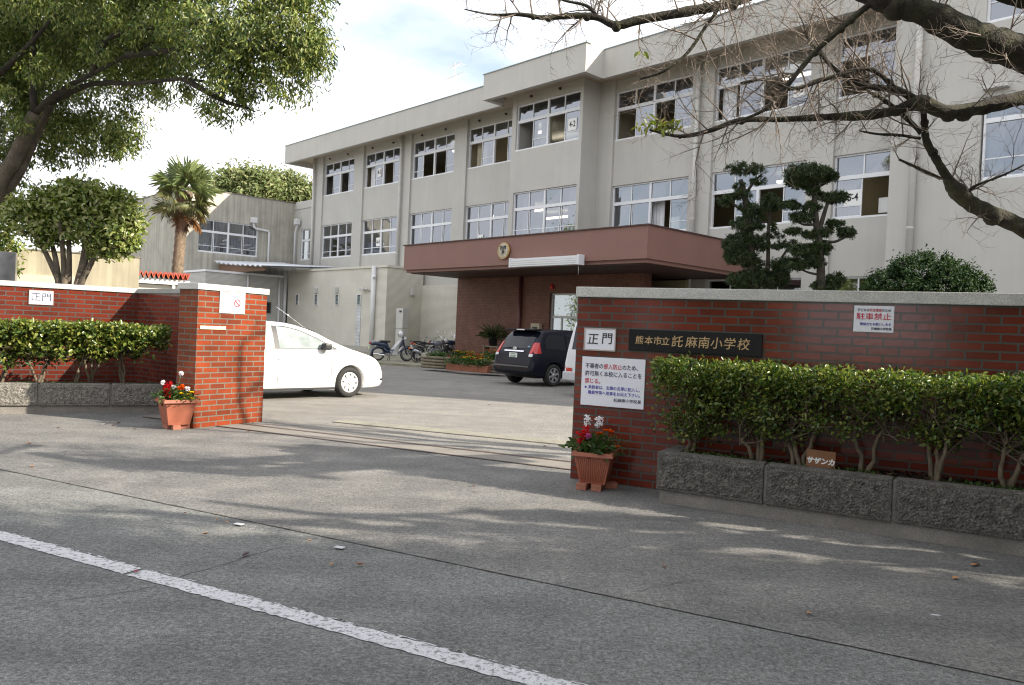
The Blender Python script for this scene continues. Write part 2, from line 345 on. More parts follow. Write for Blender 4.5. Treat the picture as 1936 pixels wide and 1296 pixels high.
# worn white edge line
m = mat('road_paint', (.53, .53, .55), .7, .06, 4, .35, 90)
nt = m.node_tree; N = nt.nodes; L = nt.links; b = N['Principled BSDF']; src = b.inputs['Base Color'].links[0].from_socket
tc = N.new('ShaderNodeTexCoord'); no = N.new('ShaderNodeTexNoise'); no.inputs['Scale'].default_value = 30; no.inputs['Detail'].default_value = 7; no.inputs['Roughness'].default_value = .8
L.new(tc.outputs['Object'], no.inputs['Vector']); cr = N.new('ShaderNodeMapRange'); cr.inputs['From Min'].default_value = .51; cr.inputs['From Max'].default_value = .58
L.new(no.outputs['Fac'], cr.inputs['Value']); mx = N.new('ShaderNodeMixRGB'); mx.inputs[2].default_value = (.15, .15, .15, 1); L.new(src, mx.inputs[1]); L.new(cr.outputs[0], mx.inputs[0]); L.new(mx.outputs[0], b.inputs['Base Color'])
la = on_z(0, 1012); lb = on_z(1040, 1293); ld = (lb - la).normalized(); ln_ = Vector((-ld.y, ld.x, 0)); g = MB(); n = 900; top = []; bot = []
gaps = []
for i in range(n + 1):
    s = -12 + i * .035; p = la + ld * s
    top.append((p + ln_ * (.064 + rr.uniform(-.010, .009)))[:2] + (0,)); bot.append((p - ln_ * (.064 + rr.uniform(-.008, .008)))[:2] + (0,))
fs = [(i, i + 1, n + 2 + i, n + 1 + i) for i in range(n) if not (1.32 < (-12 + i * .035) < 1.36)]
g.add(top + bot, fs)
for i in range(90):       # chips of an older coat along the upper edge
    s = rr.uniform(-1, 5); p = la + ld * s + ln_ * rr.uniform(.066, .082); w = rr.uniform(.01, .04); h = rr.uniform(.003, .007)
    g.add([(p + ld * w * a + ln_ * h * c)[:2] + (0,) for a, c in ((-1, -.6), (.7, -1), (1, .6), (-.6, 1))], [(0, 1, 2, 3)])
tag(g.build('road_line', m, loc=(0, 0, -.0005)), kind='structure')
def crack(pxs, w, z, name='road_crack'):
    P = [on_z(*p) for p in pxs]; Q = []; g = MB()
    for a, b in zip(P, P[1:]):
        n = max(2, int((b - a).length / .05)); Q += [a.lerp(b, k / n) + Vector((rr.uniform(-.014, .014), rr.uniform(-.014, .014), 0)) for k in range(n)]
    Q.append(P[-1]); vs = []
    for k, q in enumerate(Q):
        d = (Q[min(k + 1, len(Q) - 1)] - Q[max(k - 1, 0)]).normalized(); h = w * rr.uniform(.25, 1) / 2; vs += [(q.x - d.y * h, q.y + d.x * h, 0), (q.x + d.y * h, q.y - d.x * h, 0)]
    g.add(vs, [(2 * k, 2 * k + 2, 2 * k + 3, 2 * k + 1) for k in range(len(Q) - 1)]); return tag(g.build(name, M_CRACK, loc=(0, 0, z)), kind='structure')
M_CRACK = mat('crack', (.068, .066, .062), 1, .3, 9)
crack([(308, 1104), (345, 1088), (395, 1075), (440, 1062), (470, 1050), (540, 1032)], .008, -.002); crack([(296, 1108), (210, 1122), (110, 1135), (30, 1150)], .006, -.002)
crack([(770, 868), (830, 872), (900, 866), (985, 870)], .007, .004, 'forecourt_crack'); crack([(1200, 1120), (1300, 1100), (1420, 1095)], .006, .004, 'forecourt_crack'); crack([(60, 845), (160, 850), (250, 842)], .008, .004, 'forecourt_crack')
# gate rails, their concrete bed and the drain grating
def strip(name, pa, pb, w, m, z, ext0=2.0, ext1=3.0):
    a, b = on_z(*pa), on_z(*pb); d = (b - a).normalized(); nn = Vector((-d.y, d.x, 0)); a = a - d * ext0; b = b + d * ext1; g = MB()
    g.add([a - nn * w / 2, b - nn * w / 2, b + nn * w / 2, a + nn * w / 2], [(0, 1, 2, 3)]); o = g.build(name, m, loc=(0, 0, z)); return tag(o, kind='structure')
strip('rail_bed', (480, 808), (1079, 880), .62, mat('rail_bed', (.185, .17, .15), .9, .15, 2, .2, 60, speck=.2), .004)
M_RAIL = mat('rusty_steel', (.075, .05, .04), .6, .25, 8, metal=.3)
strip('rail_groove', (495, 806.7), (1080, 874.5), .075, M_RAIL, .008); strip('rail_edge', (460, 812.7), (1078, 889), .05, M_RAIL, .008)
a, b = on_z(640, 797), on_z(1078, 840); d = (b - a).normalized(); nn = Vector((-d.y, d.x, 0)); g = MB(); wdt = .34; Ld = (b - a).length + 1.0
dr = thing('drain_grating', 'long pale steel drain grating set in the asphalt behind the gate rails', 'grating', a[:], atan2(d.y, d.x))
MB().box(0, Ld, -wdt / 2, wdt / 2, -.0, .004, 0).build('gutter', M_DARKGAP, dr)
gm = mat('galvanised_steel', (.34, .32, .26), .6, .15, 5, metal=.1)
for k in range(7): g.box(0, Ld, -wdt / 2 + k * wdt / 6.3, -wdt / 2 + k * wdt / 6.3 + .022, .004, .014)
for k in range(int(Ld / .045)): g.box(k * .045, k * .045 + .02, -wdt / 2, wdt / 2, .0045, .0125)
g.build('grate', gm, dr)

# ---------------------------------------------------------------- school building
ROT = radians(-46.9)                                    # facade frame: u runs left along the facade, p into the building
def BP(u, p, z=0): 
    a = radians(-43.1); return Vector((sin(a) * u + cos(a) * p, cos(a) * u - sin(a) * p, z))
def on_p(x, y, D):                                      # a facade-parallel plane met by a sight line: returns u, z
    r = ray(x, y); n = Vector((cos(radians(43.1)), sin(radians(43.1)), 0)); q = CAM + r * ((D - CAM.dot(n)) / r.dot(n))
    return q.x * sin(radians(-43.1)) + q.y * cos(radians(-43.1)), q.z
school = thing('school_building', 'long three-storey beige school building with white window frames and a flat overhanging roof', 'school building', BP(30, 26)[:], ROT)
def X(u): return 30 - u
def Y(p): return p - 26
spans = [(46.62, 42.8), (41.75, 37.86), (36.8, 32.9), (31.88, 28.0), None, (22.02, 18.08), (17.1, 13.23), (12.3, 8.4)]
lv = [(.9, 3.85), (5.79, 7.95), (9.87, 11.97)]
g = MB()
def colm(uL, uR, z0=0, z1=12.46): g.box(X(uL), X(uR), Y(26.0), Y(26.35), z0, z1)
colm(47.75, 46.62); edges = [s for s in spans if s]
for i in range(len(edges) - 1):
    if edges[i][1] != 28.0: colm(edges[i][1], edges[i + 1][0])
colm(28.0, 27.0); colm(23.0, 22.02)
for (a, b) in edges:
    zz = [0] + [z for l in lv for z in l] + [12.46]
    for k in range(0, len(zz), 2): g.box(X(a), X(b), Y(26.1), Y(26.33), zz[k], zz[k + 1])
# bay
BL, BR = 27.25, 22.83
g.box(X(BL), X(26.97), Y(24.9), Y(26.34), 4.2, 12.46); g.box(X(23.0), X(BR), Y(24.9), Y(26.34), 4.2, 12.46)
for z0, z1 in ((4.2, 5.79), (7.97, 9.88), (12.0, 12.46)): g.box(X(26.97), X(23.0), Y(24.9), Y(25.2), z0, z1)
# two-storey link at the far left, with one window
g.box(X(50.3), X(49.46), Y(26.1), Y(26.4), 0, 9.3)
for z0, z1 in ((0, 5.77), (7.88, 9.3)): g.box(X(49.46), X(47.75), Y(26.1), Y(26.4), z0, z1)
g.box(X(50.3), X(47.75), Y(26.05), Y(26.5), 9.3, 9.8)
# stair tower on the right, unseen top and end sized to shade the yard
g.box(X(10.1), X(-10.5), Y(25.2), Y(36), 12.46, 17.5); 
tw = [(7.55, 4.2, 6.45, 8.83), (7.6, 4.2, 10.95, 13.4)]
g.box(X(10.1), X(7.6), Y(25.2), Y(36), 0, 12.46); g.box(X(4.2), X(-10.5), Y(25.2), Y(36), 0, 12.46)
for z0, z1 in ((0, 6.45), (8.83, 10.95)): g.box(X(7.6), X(4.2), Y(25.2), Y(26), z0, z1)
g.box(X(7.6), X(4.2), Y(27.5), Y(28), 0, 12.46)
# end wall and back wall
g.box(X(47.75), X(47.45), Y(26.36), Y(35.7), 0, 12.46); g.box(X(47.75), X(10), Y(35.7), Y(36), 0, 12.46)
g.build('wall', M_WALL, school)
# roof edge: deep fascia with a lip, stepped forward over the bay
g = MB()
g.box(X(49.45), X(27.9), Y(24.7), Y(24.92), 12.13, 13.3); g.box(X(27.9), X(21.6), Y(23.6), Y(23.85), 12.13, 13.3); g.box(X(21.6), X(10.1), Y(24.7), Y(24.92), 12.13, 13.3)
g.box(X(49.45), X(49.2), Y(24.92), Y(36.6), 12.13, 13.3); g.box(X(27.9), X(27.65), Y(23.85), Y(24.7), 12.13, 13.3); g.box(X(21.85), X(21.6), Y(23.85), Y(24.7), 12.13, 13.3)
g.build('fascia', M_WALL, school)
g = MB(); g.box(X(49.2), X(10.1), Y(24.92), Y(36.6), 12.46, 13.1); g.box(X(27.65), X(21.85), Y(23.85), Y(24.93), 12.46, 13.12); g.build('roof_slab', M_SOFFIT, school)
g = MB()
for a, b, p in ((49.5, 27.9, 24.66), (27.95, 21.55, 23.56), (21.6, 10.1, 24.66)): g.box(X(a), X(b), Y(p), Y(p + .3), 13.3, 13.335)
g.build('parapet_cap', mat('grey_green_flashing', (.30, .36, .35), .5, .05, 3), school)
for u in (45.9, 43.7, 40.9, 38.7, 35.9, 33.8, 31.0, 29.0): MB().lathe([(0, -.09), (.055, -.09), (.055, 0)], (X(u), Y(26.1), 12.24), 'y', 10).build('vent_cap', M_BROWN, school)
for u in (26.0, 24.2): MB().lathe([(0, -.09), (.06, -.09), (.06, 0)], (X(u), Y(24.9), 12.26), 'y', 10).build('vent_cap', M_BROWN, school)
# rooms behind the glass
g = MB()
for z in (.0, 4.35, 8.45): g.box(X(47.45), X(10.2), Y(26.36), Y(33.4), z - .25, z)
g.build('floor', M_FLOOR, school)
g = MB()
for z in (4.05, 8.15, 12.2): g.box(X(47.45), X(10.2), Y(26.36), Y(33.4), z - .02, z)
g.build('ceiling', mat('ceiling_board', (.5, .49, .46), .9, .05, 3), school)
g = MB(); g.box(X(47.4), X(10.2), Y(33.4), Y(33.6), 0, 12.4)
for u in (42.3, 32.4, 22.5, 12.8): g.box(X(u + .1), X(u - .1), Y(26.4), Y(33.39), 0, 12.4)
g.build('partition', M_ROOM, school)
rr = random.Random(5)
for (a, b) in edges + [(26.9, 23.0)]:
    for z in (4.4, 8.5):
        for k in range(3):
            u = rr.uniform(b + .5, a - .3); MB().cbox(X(u), X(u) + rr.uniform(.5, 1.1), Y(28.2) + rr.uniform(0, 3), Y(28.8) + 3.2, z, z + rr.uniform(.7, 1.9), .02).build('cupboard', M_DARKROOM, school)
for u, z in ((30.6, 7.75), (30.6, 11.75), (36.0, 11.75), (15.6, 7.75), (11.2, 7.75), (15.6, 11.75), (34.5, 7.75), (46, 7.75)):
    MB().box(X(u), X(u - 2.2), Y(28.3), Y(28.45), z, z + .1).box(X(u), X(u - 2.2), Y(30.6), Y(30.75), z, z + .1).build('ceiling_lamp', M_LAMP, school)

def window(uL, uR, z0, z1, D, parent, XX=X, YY=Y, opened=(), cols=4, tr=.645, low=.42, label=None, gm=None):
    x0, x1 = XX(uL), XX(uR); y = YY(D) + .13; f = MB(); w = x1 - x0; zt = z0 + (z1 - z0) * tr; H = z1 - z0
    e = .055; f.box(x0, x0 + e, y - .05, y + .06, z0, z1); f.box(x1 - e, x1, y - .05, y + .06, z0, z1)
    f.box(x0 + e, x1 - e, y - .05, y + .06, z1 - .06, z1); f.box(x0 - .02, x1 + .02, y - .12, y + .06, z0 - .03, z0 + .06)
    f.box(x0 + e, x1 - e, y - .045, y + .055, zt - .07, zt + .07)
    xm = (x0 + x1) / 2
    if cols == 4: f.box(xm - .05, xm + .05, y - .048, y + .058, z0 + .06, zt - .07); f.box(xm - .05, xm + .05, y - .048, y + .058, zt + .07, z1 - .06)
    q = w / cols
    for k in range(cols):
        a, b = x0 + k * q, x0 + (k + 1) * q
        if k not in opened:
            for s, t in ((a + .03, a + .065), (b - .065, b - .03)): f.box(s, t, y - .02, y + .02, z0 + .061, zt - .071)
            f.box(a + .066, b - .066, y - .019, y + .019, z0 + .061, z0 + .11)
            if low: f.box(a + .066, b - .066, y - .018, y + .018, z0 + low, z0 + low + .035)
        if k and k * 2 != cols or (k and cols == 2): f.box(a - .022, a + .022, y - .03, y + .03, zt + .07, z1 - .06)
    fr = f.build('window', M_WHITE, parent)
    gl = MB()
    for k in range(cols):
        a, b = x0 + k * q + .02, x0 + (k + 1) * q - .02; j = [rr.uniform(-.014, .014) for _ in range(4)]
        gl.add([(a, y + j[0], zt + .05), (b, y + j[1], zt + .05), (b, y + j[2], z1 - .05), (a, y + j[3], z1 - .05)], [(0, 1, 2, 3)])
        if k not in opened:
            gl.add([(a, y + .004 + j[3], z0 + .05), (b, y + .004 + j[2], z0 + .05), (b, y + .004 + j[1], zt - .05), (a, y + .004 + j[0], zt - .05)], [(0, 1, 2, 3)])
    gl.build('glass_pane', gm or M_GLASS, fr, fix=False)
    if label: fr['label'] = label
    return fr
op3 = [(0, 2), (0, 2), (1, 2), (0, 2), (0, 2), (0, 2), (0,)]
i = 0
for k, s in enumerate(spans):
    if s is None:
        window(26.97, 23.0, 9.88, 12.0, 24.9, school, opened=(0, 2)); window(26.97, 23.0, 5.79, 7.97, 24.9, school); continue
    window(s[0], s[1], 9.87, 11.97, 26.1, school, opened=op3[min(i, 6)])
    window(s[0], s[1], 5.79, 7.95, 26.1, school, opened={4: (2,), 5: (0, 2), 6: (1,)}.get(i, ()))
    if k > 4: window(s[0], s[1], .9, 3.85, 26.1, school)
    i += 1
window(49.46, 47.75, 5.77, 7.88, 26.1, school, cols=2)
def curtain(u0, u1, z0, z1, p, m=None):
    g = MB(); n = int(abs(u1 - u0) * 22) + 4; vs = []
    for i in range(n + 1): x = X(u0) + (X(u1) - X(u0)) * i / n; vs += [(x, Y(p) + .035 * sin(i * 1.5), z0), (x, Y(p) + .035 * sin(i * 1.5 + .2), z1)]
    g.add(vs, [(2 * i, 2 * i + 2, 2 * i + 3, 2 * i + 1) for i in range(n)], 0, True); return g.build('curtain', m or M_CURTAIN, school)
M_CURT2 = mat('beige_curtain', (.42, .38, .28), .9, .12, 3)
for u0, u1, z0, z1, p in ((41.6, 41.0, 9.9, 11.95, 26.5), (36.5, 36.0, 5.85, 7.9, 26.5), (33.6, 33.0, 5.85, 7.9, 26.5), (26.8, 26.2, 5.85, 7.9, 25.4), (23.9, 23.2, 5.85, 7.9, 25.4), (21.9, 21.2, 5.85, 7.9, 26.5), (7.5, 7.1, 6.5, 8.8, 25.7), (20.2, 19.6, 5.85, 7.9, 26.6), (17.0, 16.4, 9.9, 11.9, 26.5)): curtain(u0, u1, z0, z1, p)
for u0, u1, z0, z1, p in ((31.7, 30.9, 9.9, 11.95, 26.6), (25.9, 25.2, 9.95, 11.95, 25.5), (45.6, 45.1, 9.9, 11.9, 26.6), (12.2, 11.7, 5.85, 7.9, 26.6)): curtain(u0, u1, z0, z1, p, M_CURT2)
for k in range(26):
    u = rr.choice((45, 40, 35, 30, 25, 20, 15, 11)) + rr.uniform(-1.4, 1.4); z = rr.choice((5.0, 9.1)) + rr.uniform(.2, 2.4); MB().box(X(u), X(u) + rr.uniform(.3, .7), Y(33.36), Y(33.39), z, z + rr.uniform(.25, .6)).build('wall_poster', M_PAPER, school)
for u, z in ((25.4, 6.0), (26.4, 6.0), (19.4, 6.0), (11.0, 6.0)): MB().box(X(u), X(u) + .5, Y(25.6 if 23 < u < 27 else 26.7), Y(25.65 if 23 < u < 27 else 26.75), z, z + .5).build('window_paper', M_PAPER, school)
for (a, b, z0, z1) in tw: window(a, b, z0, z1, 25.2, school, cols=3, tr=.72, low=.6)
g = MB(); g.box(X(7.55), X(6.9), Y(24.95), Y(25.3), 9.0, 9.1); g.build('window_hood', M_PIPE, school)
# rain pipes
def pipe(u, p, z0, z1, r=.055, m=None, par=school, XX=X, YY=Y, head=False, name='rain_pipe'):
    g = MB(); g.tube([(XX(u), YY(p), z0), (XX(u), YY(p), z1)], r, 10)
    z = z0 + 1.2
    while z < z1: g.lathe([(r + .012, -.04), (r + .012, .04)], (XX(u), YY(p), z), 'z', 10); z += 2.0
    if head: g.cbox(XX(u) - .16, XX(u) + .16, YY(p) - .14, YY(p) + .14, z1, z1 + .32, .02)
    return g.build(name, m or M_PIPE, par)
pipe(47.5, 25.85, 3.6, 12.4, .09); pipe(37.55, 25.85, 4.5, 12.4, .09); pipe(17.72, 25.85, 3.0, 12.4, .09)
pipe(9.35, 25.05, 2.0, 17.4, .10)
g = MB(); g.tube([(X(49.9), Y(25.9), 3.6), (X(49.9), Y(25.9), 7.7), (X(49.75), Y(25.9), 8.0), (X(49.6), Y(25.9), 8.2)], .07, 8); g.cbox(X(49.8), X(49.4), Y(25.7), Y(26.0), 8.2, 8.6, .02); g.build('rain_pipe', M_WPIPE, school)

# entrance canopy, tiled porch wall, door
g = MB(); g.box(X(28.5), X(15.33), Y(20), Y(26.05), 4.02, 5.07); g.box(X(28.42), X(15.41), Y(20.1), Y(26.04), 3.9, 4.02)
cn = g.build('canopy', M_CANOPY, school); MB().box(X(28.55), X(15.28), Y(19.95), Y(26.0), 5.07, 5.11).build('canopy_cap', M_BROWN, cn)
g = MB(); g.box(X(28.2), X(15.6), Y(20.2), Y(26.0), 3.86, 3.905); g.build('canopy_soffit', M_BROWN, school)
PW = 22.9
g = MB(); g.box(X(28.3), X(22.35), Y(PW), Y(PW + .4), 0, 3.86); g.box(X(22.35), X(17.6), Y(PW), Y(PW + .4), 3.15, 3.86); g.box(X(18.0), X(17.6), Y(PW), Y(26), 0, 3.15); g.box(X(28.3), X(28.0), Y(PW + .4), Y(26), 0, 3.86)
g.build('porch_wall', M_TILE, school)
g = MB(); g.tube([(X(24.0), Y(PW - .09), 0), (X(24.0), Y(PW - .09), 3.86)], .075, 10); g.build('rain_pipe', mat('maroon_pipe', (.11, .03, .03), .4, .1, 3), school)['label'] = 'maroon rain pipe on the tiled porch wall'
dm = mat('door_aluminium', (.42, .42, .42), .4, .05, 3, metal=.4); f = MB(); y = Y(PW) + .15
for u in (22.3, 20.9, 20.55, 19.2, 18.1): f.box(X(u) - .05, X(u) + .05, y - .05, y + .05, 0, 3.15)
for z in (2.15, 3.08): f.box(X(22.25), X(18.0), y - .045, y + .045, z, z + .1)
for u in (21.75, 20.9, 20.0): f.box(X(u) - .04, X(u) + .04, y - .03, y + .03, 0, 2.15)
dr = f.build('entrance_door', dm, school)
MB().box(X(22.25), X(18.05), y - .005, y + .005, 0.05, 3.1).build('glass_pane', glass_mat('door_glass', (.85, .9, .9), .30, (.4, .42, .42)), dr, fix=False)
MB().box(X(22.3), X(17.7), Y(25.6), Y(25.7), 0, 3.8).build('porch_back_wall', mat('cream_hall', (.45, .38, .22), .9, .1, 2), school)
MB().lathe([(0, 0), (.07, .02), (.08, .08), (.05, .2), (0, .22)], (X(22.2), Y(PW) - .06, 3.3), 'z', 12).build('alarm_lamp', mat('red_plastic', (.55, .03, .01), .3, 0), school)
# rolled awning in its white case
bx = thing('awning_case', 'long white rolled awning case fixed under the brown canopy fascia', 'awning', BP(19.72, 19.93, 3.9)[:], ROT)
g = MB(); g.prism([(-1.6, .0), (1.7, .0), (1.7, .3), (-1.6, .3)], -.22, 0.06); g.build('case', M_WHITE, bx)
g = MB(); g.box(-1.58, 1.66, -.226, -.222, .05, .075).box(-1.58, 1.66, -.226, -.222, .12, .14).box(-1.58, 1.66, -.226, -.222, .2, .215); g.build('slat', M_PIPE, bx)
MB().cbox(1.7, 1.78, -.25, .06, -.02, .33, .015).build('end_plate', M_WHITE, bx); MB().cbox(-1.68, -1.6, -.25, .06, -.02, .33, .015).build('end_plate', M_WHITE, bx); MB().tube([(1.66, -.1, 0), (1.66, -.1, -.35)], .008, 5).build('pull_cord', M_PIPE, bx)
# school crest
cr = thing('school_crest', 'round gilt school crest with black characters on the brown canopy fascia', 'crest', BP(21.98, 19.96, 4.55)[:], ROT)
gold = mat('old_gold', (.55, .36, .12), .35, .1, 8, metal=.6)
MB().lathe([(0, -.05), (.28, -.05), (.30, -.03), (.30, 0)], (0, 0, 0), 'y', 36).build('disc', mat('crest_ground', (.50, .45, .36), .5, .25, 14), cr)
MB().lathe([(.285, -.056), (.30, -.066), (.315, -.056), (.315, 0)], (0, 0, 0), 'y', 36).build('rim', gold, cr)
g = MB()
for s in (-1, 1):
    for k in range(6):
        a0 = radians(-86 + k * 17); p0 = Vector((s * .215 * cos(a0), -.062, .215 * sin(a0))); dr_ = Vector((s * -sin(a0), 0, cos(a0))); o_ = Vector((s * cos(a0), 0, sin(a0)))
        g.add([p0, p0 + (dr_ + o_ * .35) * .06, p0 + dr_ * .105, p0 + (dr_ - o_ * .45) * .07], [(0, 1, 2, 3)])
g.build('leaf_spray', mat('crest_leaf', (.62, .55, .42), .5, .1, 9), cr)
text('託麻', .17, M_BLACK, cr, (0, -.064, .11), weight=.003); text('南', .17, M_BLACK, cr, (0, -.064, -.06), weight=.003)

# class numbers taped inside the panes
def class_sign(s, u, z, D, label, w=.42):
    t = thing('class_sign', label, 'paper sign', BP(u, D + .11, z)[:], ROT, 'class number papers in the windows')
    MB().box(-w / 2, w / 2, -.004, 0, -.26, .26).build('sheet', M_PAPER, t); text(s, .36, M_BLACK, t, (0, -.008, 0), weight=.006, sx=.75 if len(s) > 2 else 1)
class_sign('4-3', 40.25, 10.72, 26.1, 'paper reading 4-3 in a top-floor window pane')
class_sign('4-2', 23.5, 10.62, 24.9, 'paper reading 4-2 in the top-floor bay window', .5)
class_sign('4-4', 40.1, 6.55, 26.1, 'paper reading 4-4 in a middle-floor window')
class_sign('4-5', 30.7, 6.15, 26.1, 'paper reading 4-5 in the window above the canopy')
class_sign('5-3', 13.75, 10.5, 26.1, 'paper reading 5-3 behind the bare twigs')
class_sign('5-4', 11.65, 6.5, 26.1, 'paper reading 5-4 beside the right topiary pine', .6)
# roof aerial
ae = thing('roof_aerial', 'thin television aerial standing on the school roof', 'aerial', BP(34.4, 27, 13.1)[:], ROT)
g = MB(); g.tube([(0, 0, 0), (0, 0, 3.1)], .02, 6); g.build('mast', M_PIPE, ae)
g = MB()
for z, l in ((2.3, .8), (2.9, .5)):
    g.tube([(-l, 0, z), (l, 0, z + .15)], .014, 5)
    for k in range(6): x = -l + k * l * .4; g.tube([(x, -.32, z), (x, .32, z + .05)], .009, 4)
g.build('dipole', M_PIPE, ae)
def on_v(x, y, P0, d):
    r = ray(x, y); n = Vector((-d.y, d.x, 0)); return CAM + r * ((Vector(P0) - CAM).dot(n) / r.dot(n))
# ---------------------------------------------------------------- concrete annex
AX = lambda p: p - 18.6
AY = lambda u: u - 50.3
AROT = radians(43.1)
an = thing('concrete_annex', 'weathered two-storey concrete annex half in sunlight behind the palm', 'annex building', BP(50.3, 18.6)[:], AROT)
g = MB(); W0, W1 = 19.45, 23.42
for a, b, z0, z1 in ((18.6, W0, 0, 9.72), (W1, 26.2, 0, 9.72), (W0, W1, 0, 5.76), (W0, W1, 7.86, 9.72)): g.box(AX(a), AX(b), 0, .3, z0, z1, skip='')
g.box(0, .3, .31, 18, 0, 9.72); g.box(.31, 7.6, .32, 17.9, 9.4, 9.6); g.box(0, 7.6, 17.7, 18, 0, 9.3); g.box(0.3, 7.6, 3.2, 3.3, 0, 9.4)
g.build('wall', M_WING, an)
MB().box(-.04, 7.62, -.04, .34, 9.72, 9.78).box(-.04, .34, .34, 18, 9.72, 9.78).build('parapet_cap', mat('stained_cap', (.16, .15, .13), .9, .3, 4), an)
w = window(W0, W1, 5.76, 7.86, 50.3, an, XX=AX, YY=AY, gm=M_GLASS)
g = MB(); n = 60; vs = []
for i in range(n + 1):
    x = .9 + i * 1.75 / n; yy = .24 + .03 * sin(i * 1.4); vs += [(x, yy, 5.8), (x, yy, 7.84)]
g.add(vs, [(2 * i, 2 * i + 2, 2 * i + 3, 2 * i + 1) for i in range(n)], 0, True); g.build('curtain', M_CURTAIN, an)
def wpipe(pts, r, par, m, head=None):
    g = MB(); g.tube(pts, r, 8)
    if head: g.cbox(head[0] - .2, head[0] + .2, -.32, -.02, head[1], head[1] + .36, .02)
    return g.build('rain_pipe', m, par)
wpipe([(5.55, -.12, 3.5), (5.55, -.12, 7.5), (5.5, -.12, 7.6), (4.6, -.14, 7.65), (4.45, -.15, 7.75), (4.4, -.16, 8.0)], .075, an, M_WPIPE, (4.4, 8.0))
# grey ribbed outbuilding in front of the annex
ob = thing('outbuilding', 'low grey ribbed-metal outbuilding under the concrete annex', 'outbuilding', BP(46.2, 18.4)[:], AROT)
MB().box(0, 4.9, 0, 4, 0, 4.3).build('wall', M_GREYSIDING, ob)
MB().box(-.06, 4.9, -.06, 4.05, 4.3, 4.42).build('coping', M_WHITE, ob)
wpipe([(2.55, -.08, 0), (2.55, -.08, 4.3)], .06, ob, M_WPIPE); wpipe([(4.62, -.08, 0), (4.62, -.08, 4.3)], .07, ob, M_WPIPE)
g = MB(); g.box(3.65, 4.15, -.05, 0.01, 2.0, 2.75); f = g.build('window', mat('grey_frame', (.25, .25, .25), .5), ob); MB().box(3.7, 4.1, -.06, -.051, 2.05, 2.7).build('glass_pane', M_BLACK, f)
# restroom block
RX_ = lambda u: 35.1 - u
bl = thing('restroom_block', 'single-storey cream ribbed block with small louvre windows beside the entrance', 'restroom block', BP(35.1, 23.6)[:], ROT)
MB().box(-11, 0, 0, 2.37, .38, 4.66).build('wall', M_SIDING, bl)
MB().box(-11.02, .02, -.02, 2.37, 0, .38).build('plinth', M_CONC, bl)
MB().box(-11.06, .06, -.06, 2.37, 4.66, 4.78).build('coping', mat('cream_coping', (.60, .57, .50), .6, .05, 2), bl)
lw = []
for px in (562, 598, 637.5, 679):
    u, z0 = on_p(px, 578, 23.6); _, z1 = on_p(px, 556.5, 23.6); x = RX_(u); f = MB()
    for a, b, c, d in ((-.2, .2, z1 - .05, z1), (-.2, .2, z0, z0 + .05), (-.2, -.15, z0 + .05, z1 - .05), (.15, .2, z0 + .05, z1 - .05)): f.box(x + a, x + b, -.06, -.001, c, d)
    w = f.build('louvre_window', M_WPIPE, bl); f = MB(); f.box(x - .149, x + .149, -.008, -.002, z0 + .05, z1 - .05, 1)
    for k in range(7): z = z0 + .09 + k * (z1 - z0 - .14) / 7; f.obox((x, -.03, z), (.149, 0, 0), (0, .02, .018), (0, -.002, .003), 0)
    f.build('slat', [mat('frosted_slat', (.30, .36, .36), .2, .05, 3), M_DARKROOM], w); lw.append(x)
u, z0 = on_p(678, 655, 23.6); MB().box(lw[3] - .22, lw[3] + .22, -.03, -.001, z0, on_p(679, 579, 23.6)[1] - .03).build('glass_block_panel', M_GLASSBLOCK, bl)
for px, py in ((599, 548), (638, 547.5)):
    u, z = on_p(px, py, 23.6); x = RX_(u); MB().prism([(x - .14, z - .2), (x + .14, z - .2), (x + .14, z + .08), (x + .07, z + .18), (x - .07, z + .18), (x - .14, z + .08)], -.22, -.001).build('vent_hood', M_PIPE, bl)
u, z = on_p(697, 551, 23.6); x = RX_(u); g = MB(); g.tube([(x + .1, 0, z), (x + .1, -.18, z + .1), (x - .25, -.22, z + .12)], .04, 6); g.cbox(x - .55, x - .1, -.3, -.1, z + .04, z + .2, .03); g.build('wall_lamp', M_PIPE, bl)
for px in (709, 541.5):
    u, _ = on_p(px, 560, 23.6); wpipe([(RX_(u), -.12, 0), (RX_(u), -.12, 4.75)], .13, bl, M_WPIPE)
g = MB(); g.cbox(.001, .2, 1.5, 1.75, 3.25, 3.75, .04); g.build('wall_lamp', M_PIPE, bl)
g = MB(); u, z = on_p(711, 524, 23.6); g.ball((RX_(u) + .12, -.2, z), .1, 10); g.build('dome_lamp', M_WHITE, bl)
# lower facade in the alley beside the porch is clad like the block
g = MB(); g.box(X(35.1), X(28.3), Y(25.9), Y(26.09), 0, 3.86); g.build('alley_cladding', M_SIDING, school)
pipe(29.3, 25.7, 0, 3.9, .07, M_PIPE); pipe(28.8, 25.7, 0, 3.9, .09, M_PIPE)
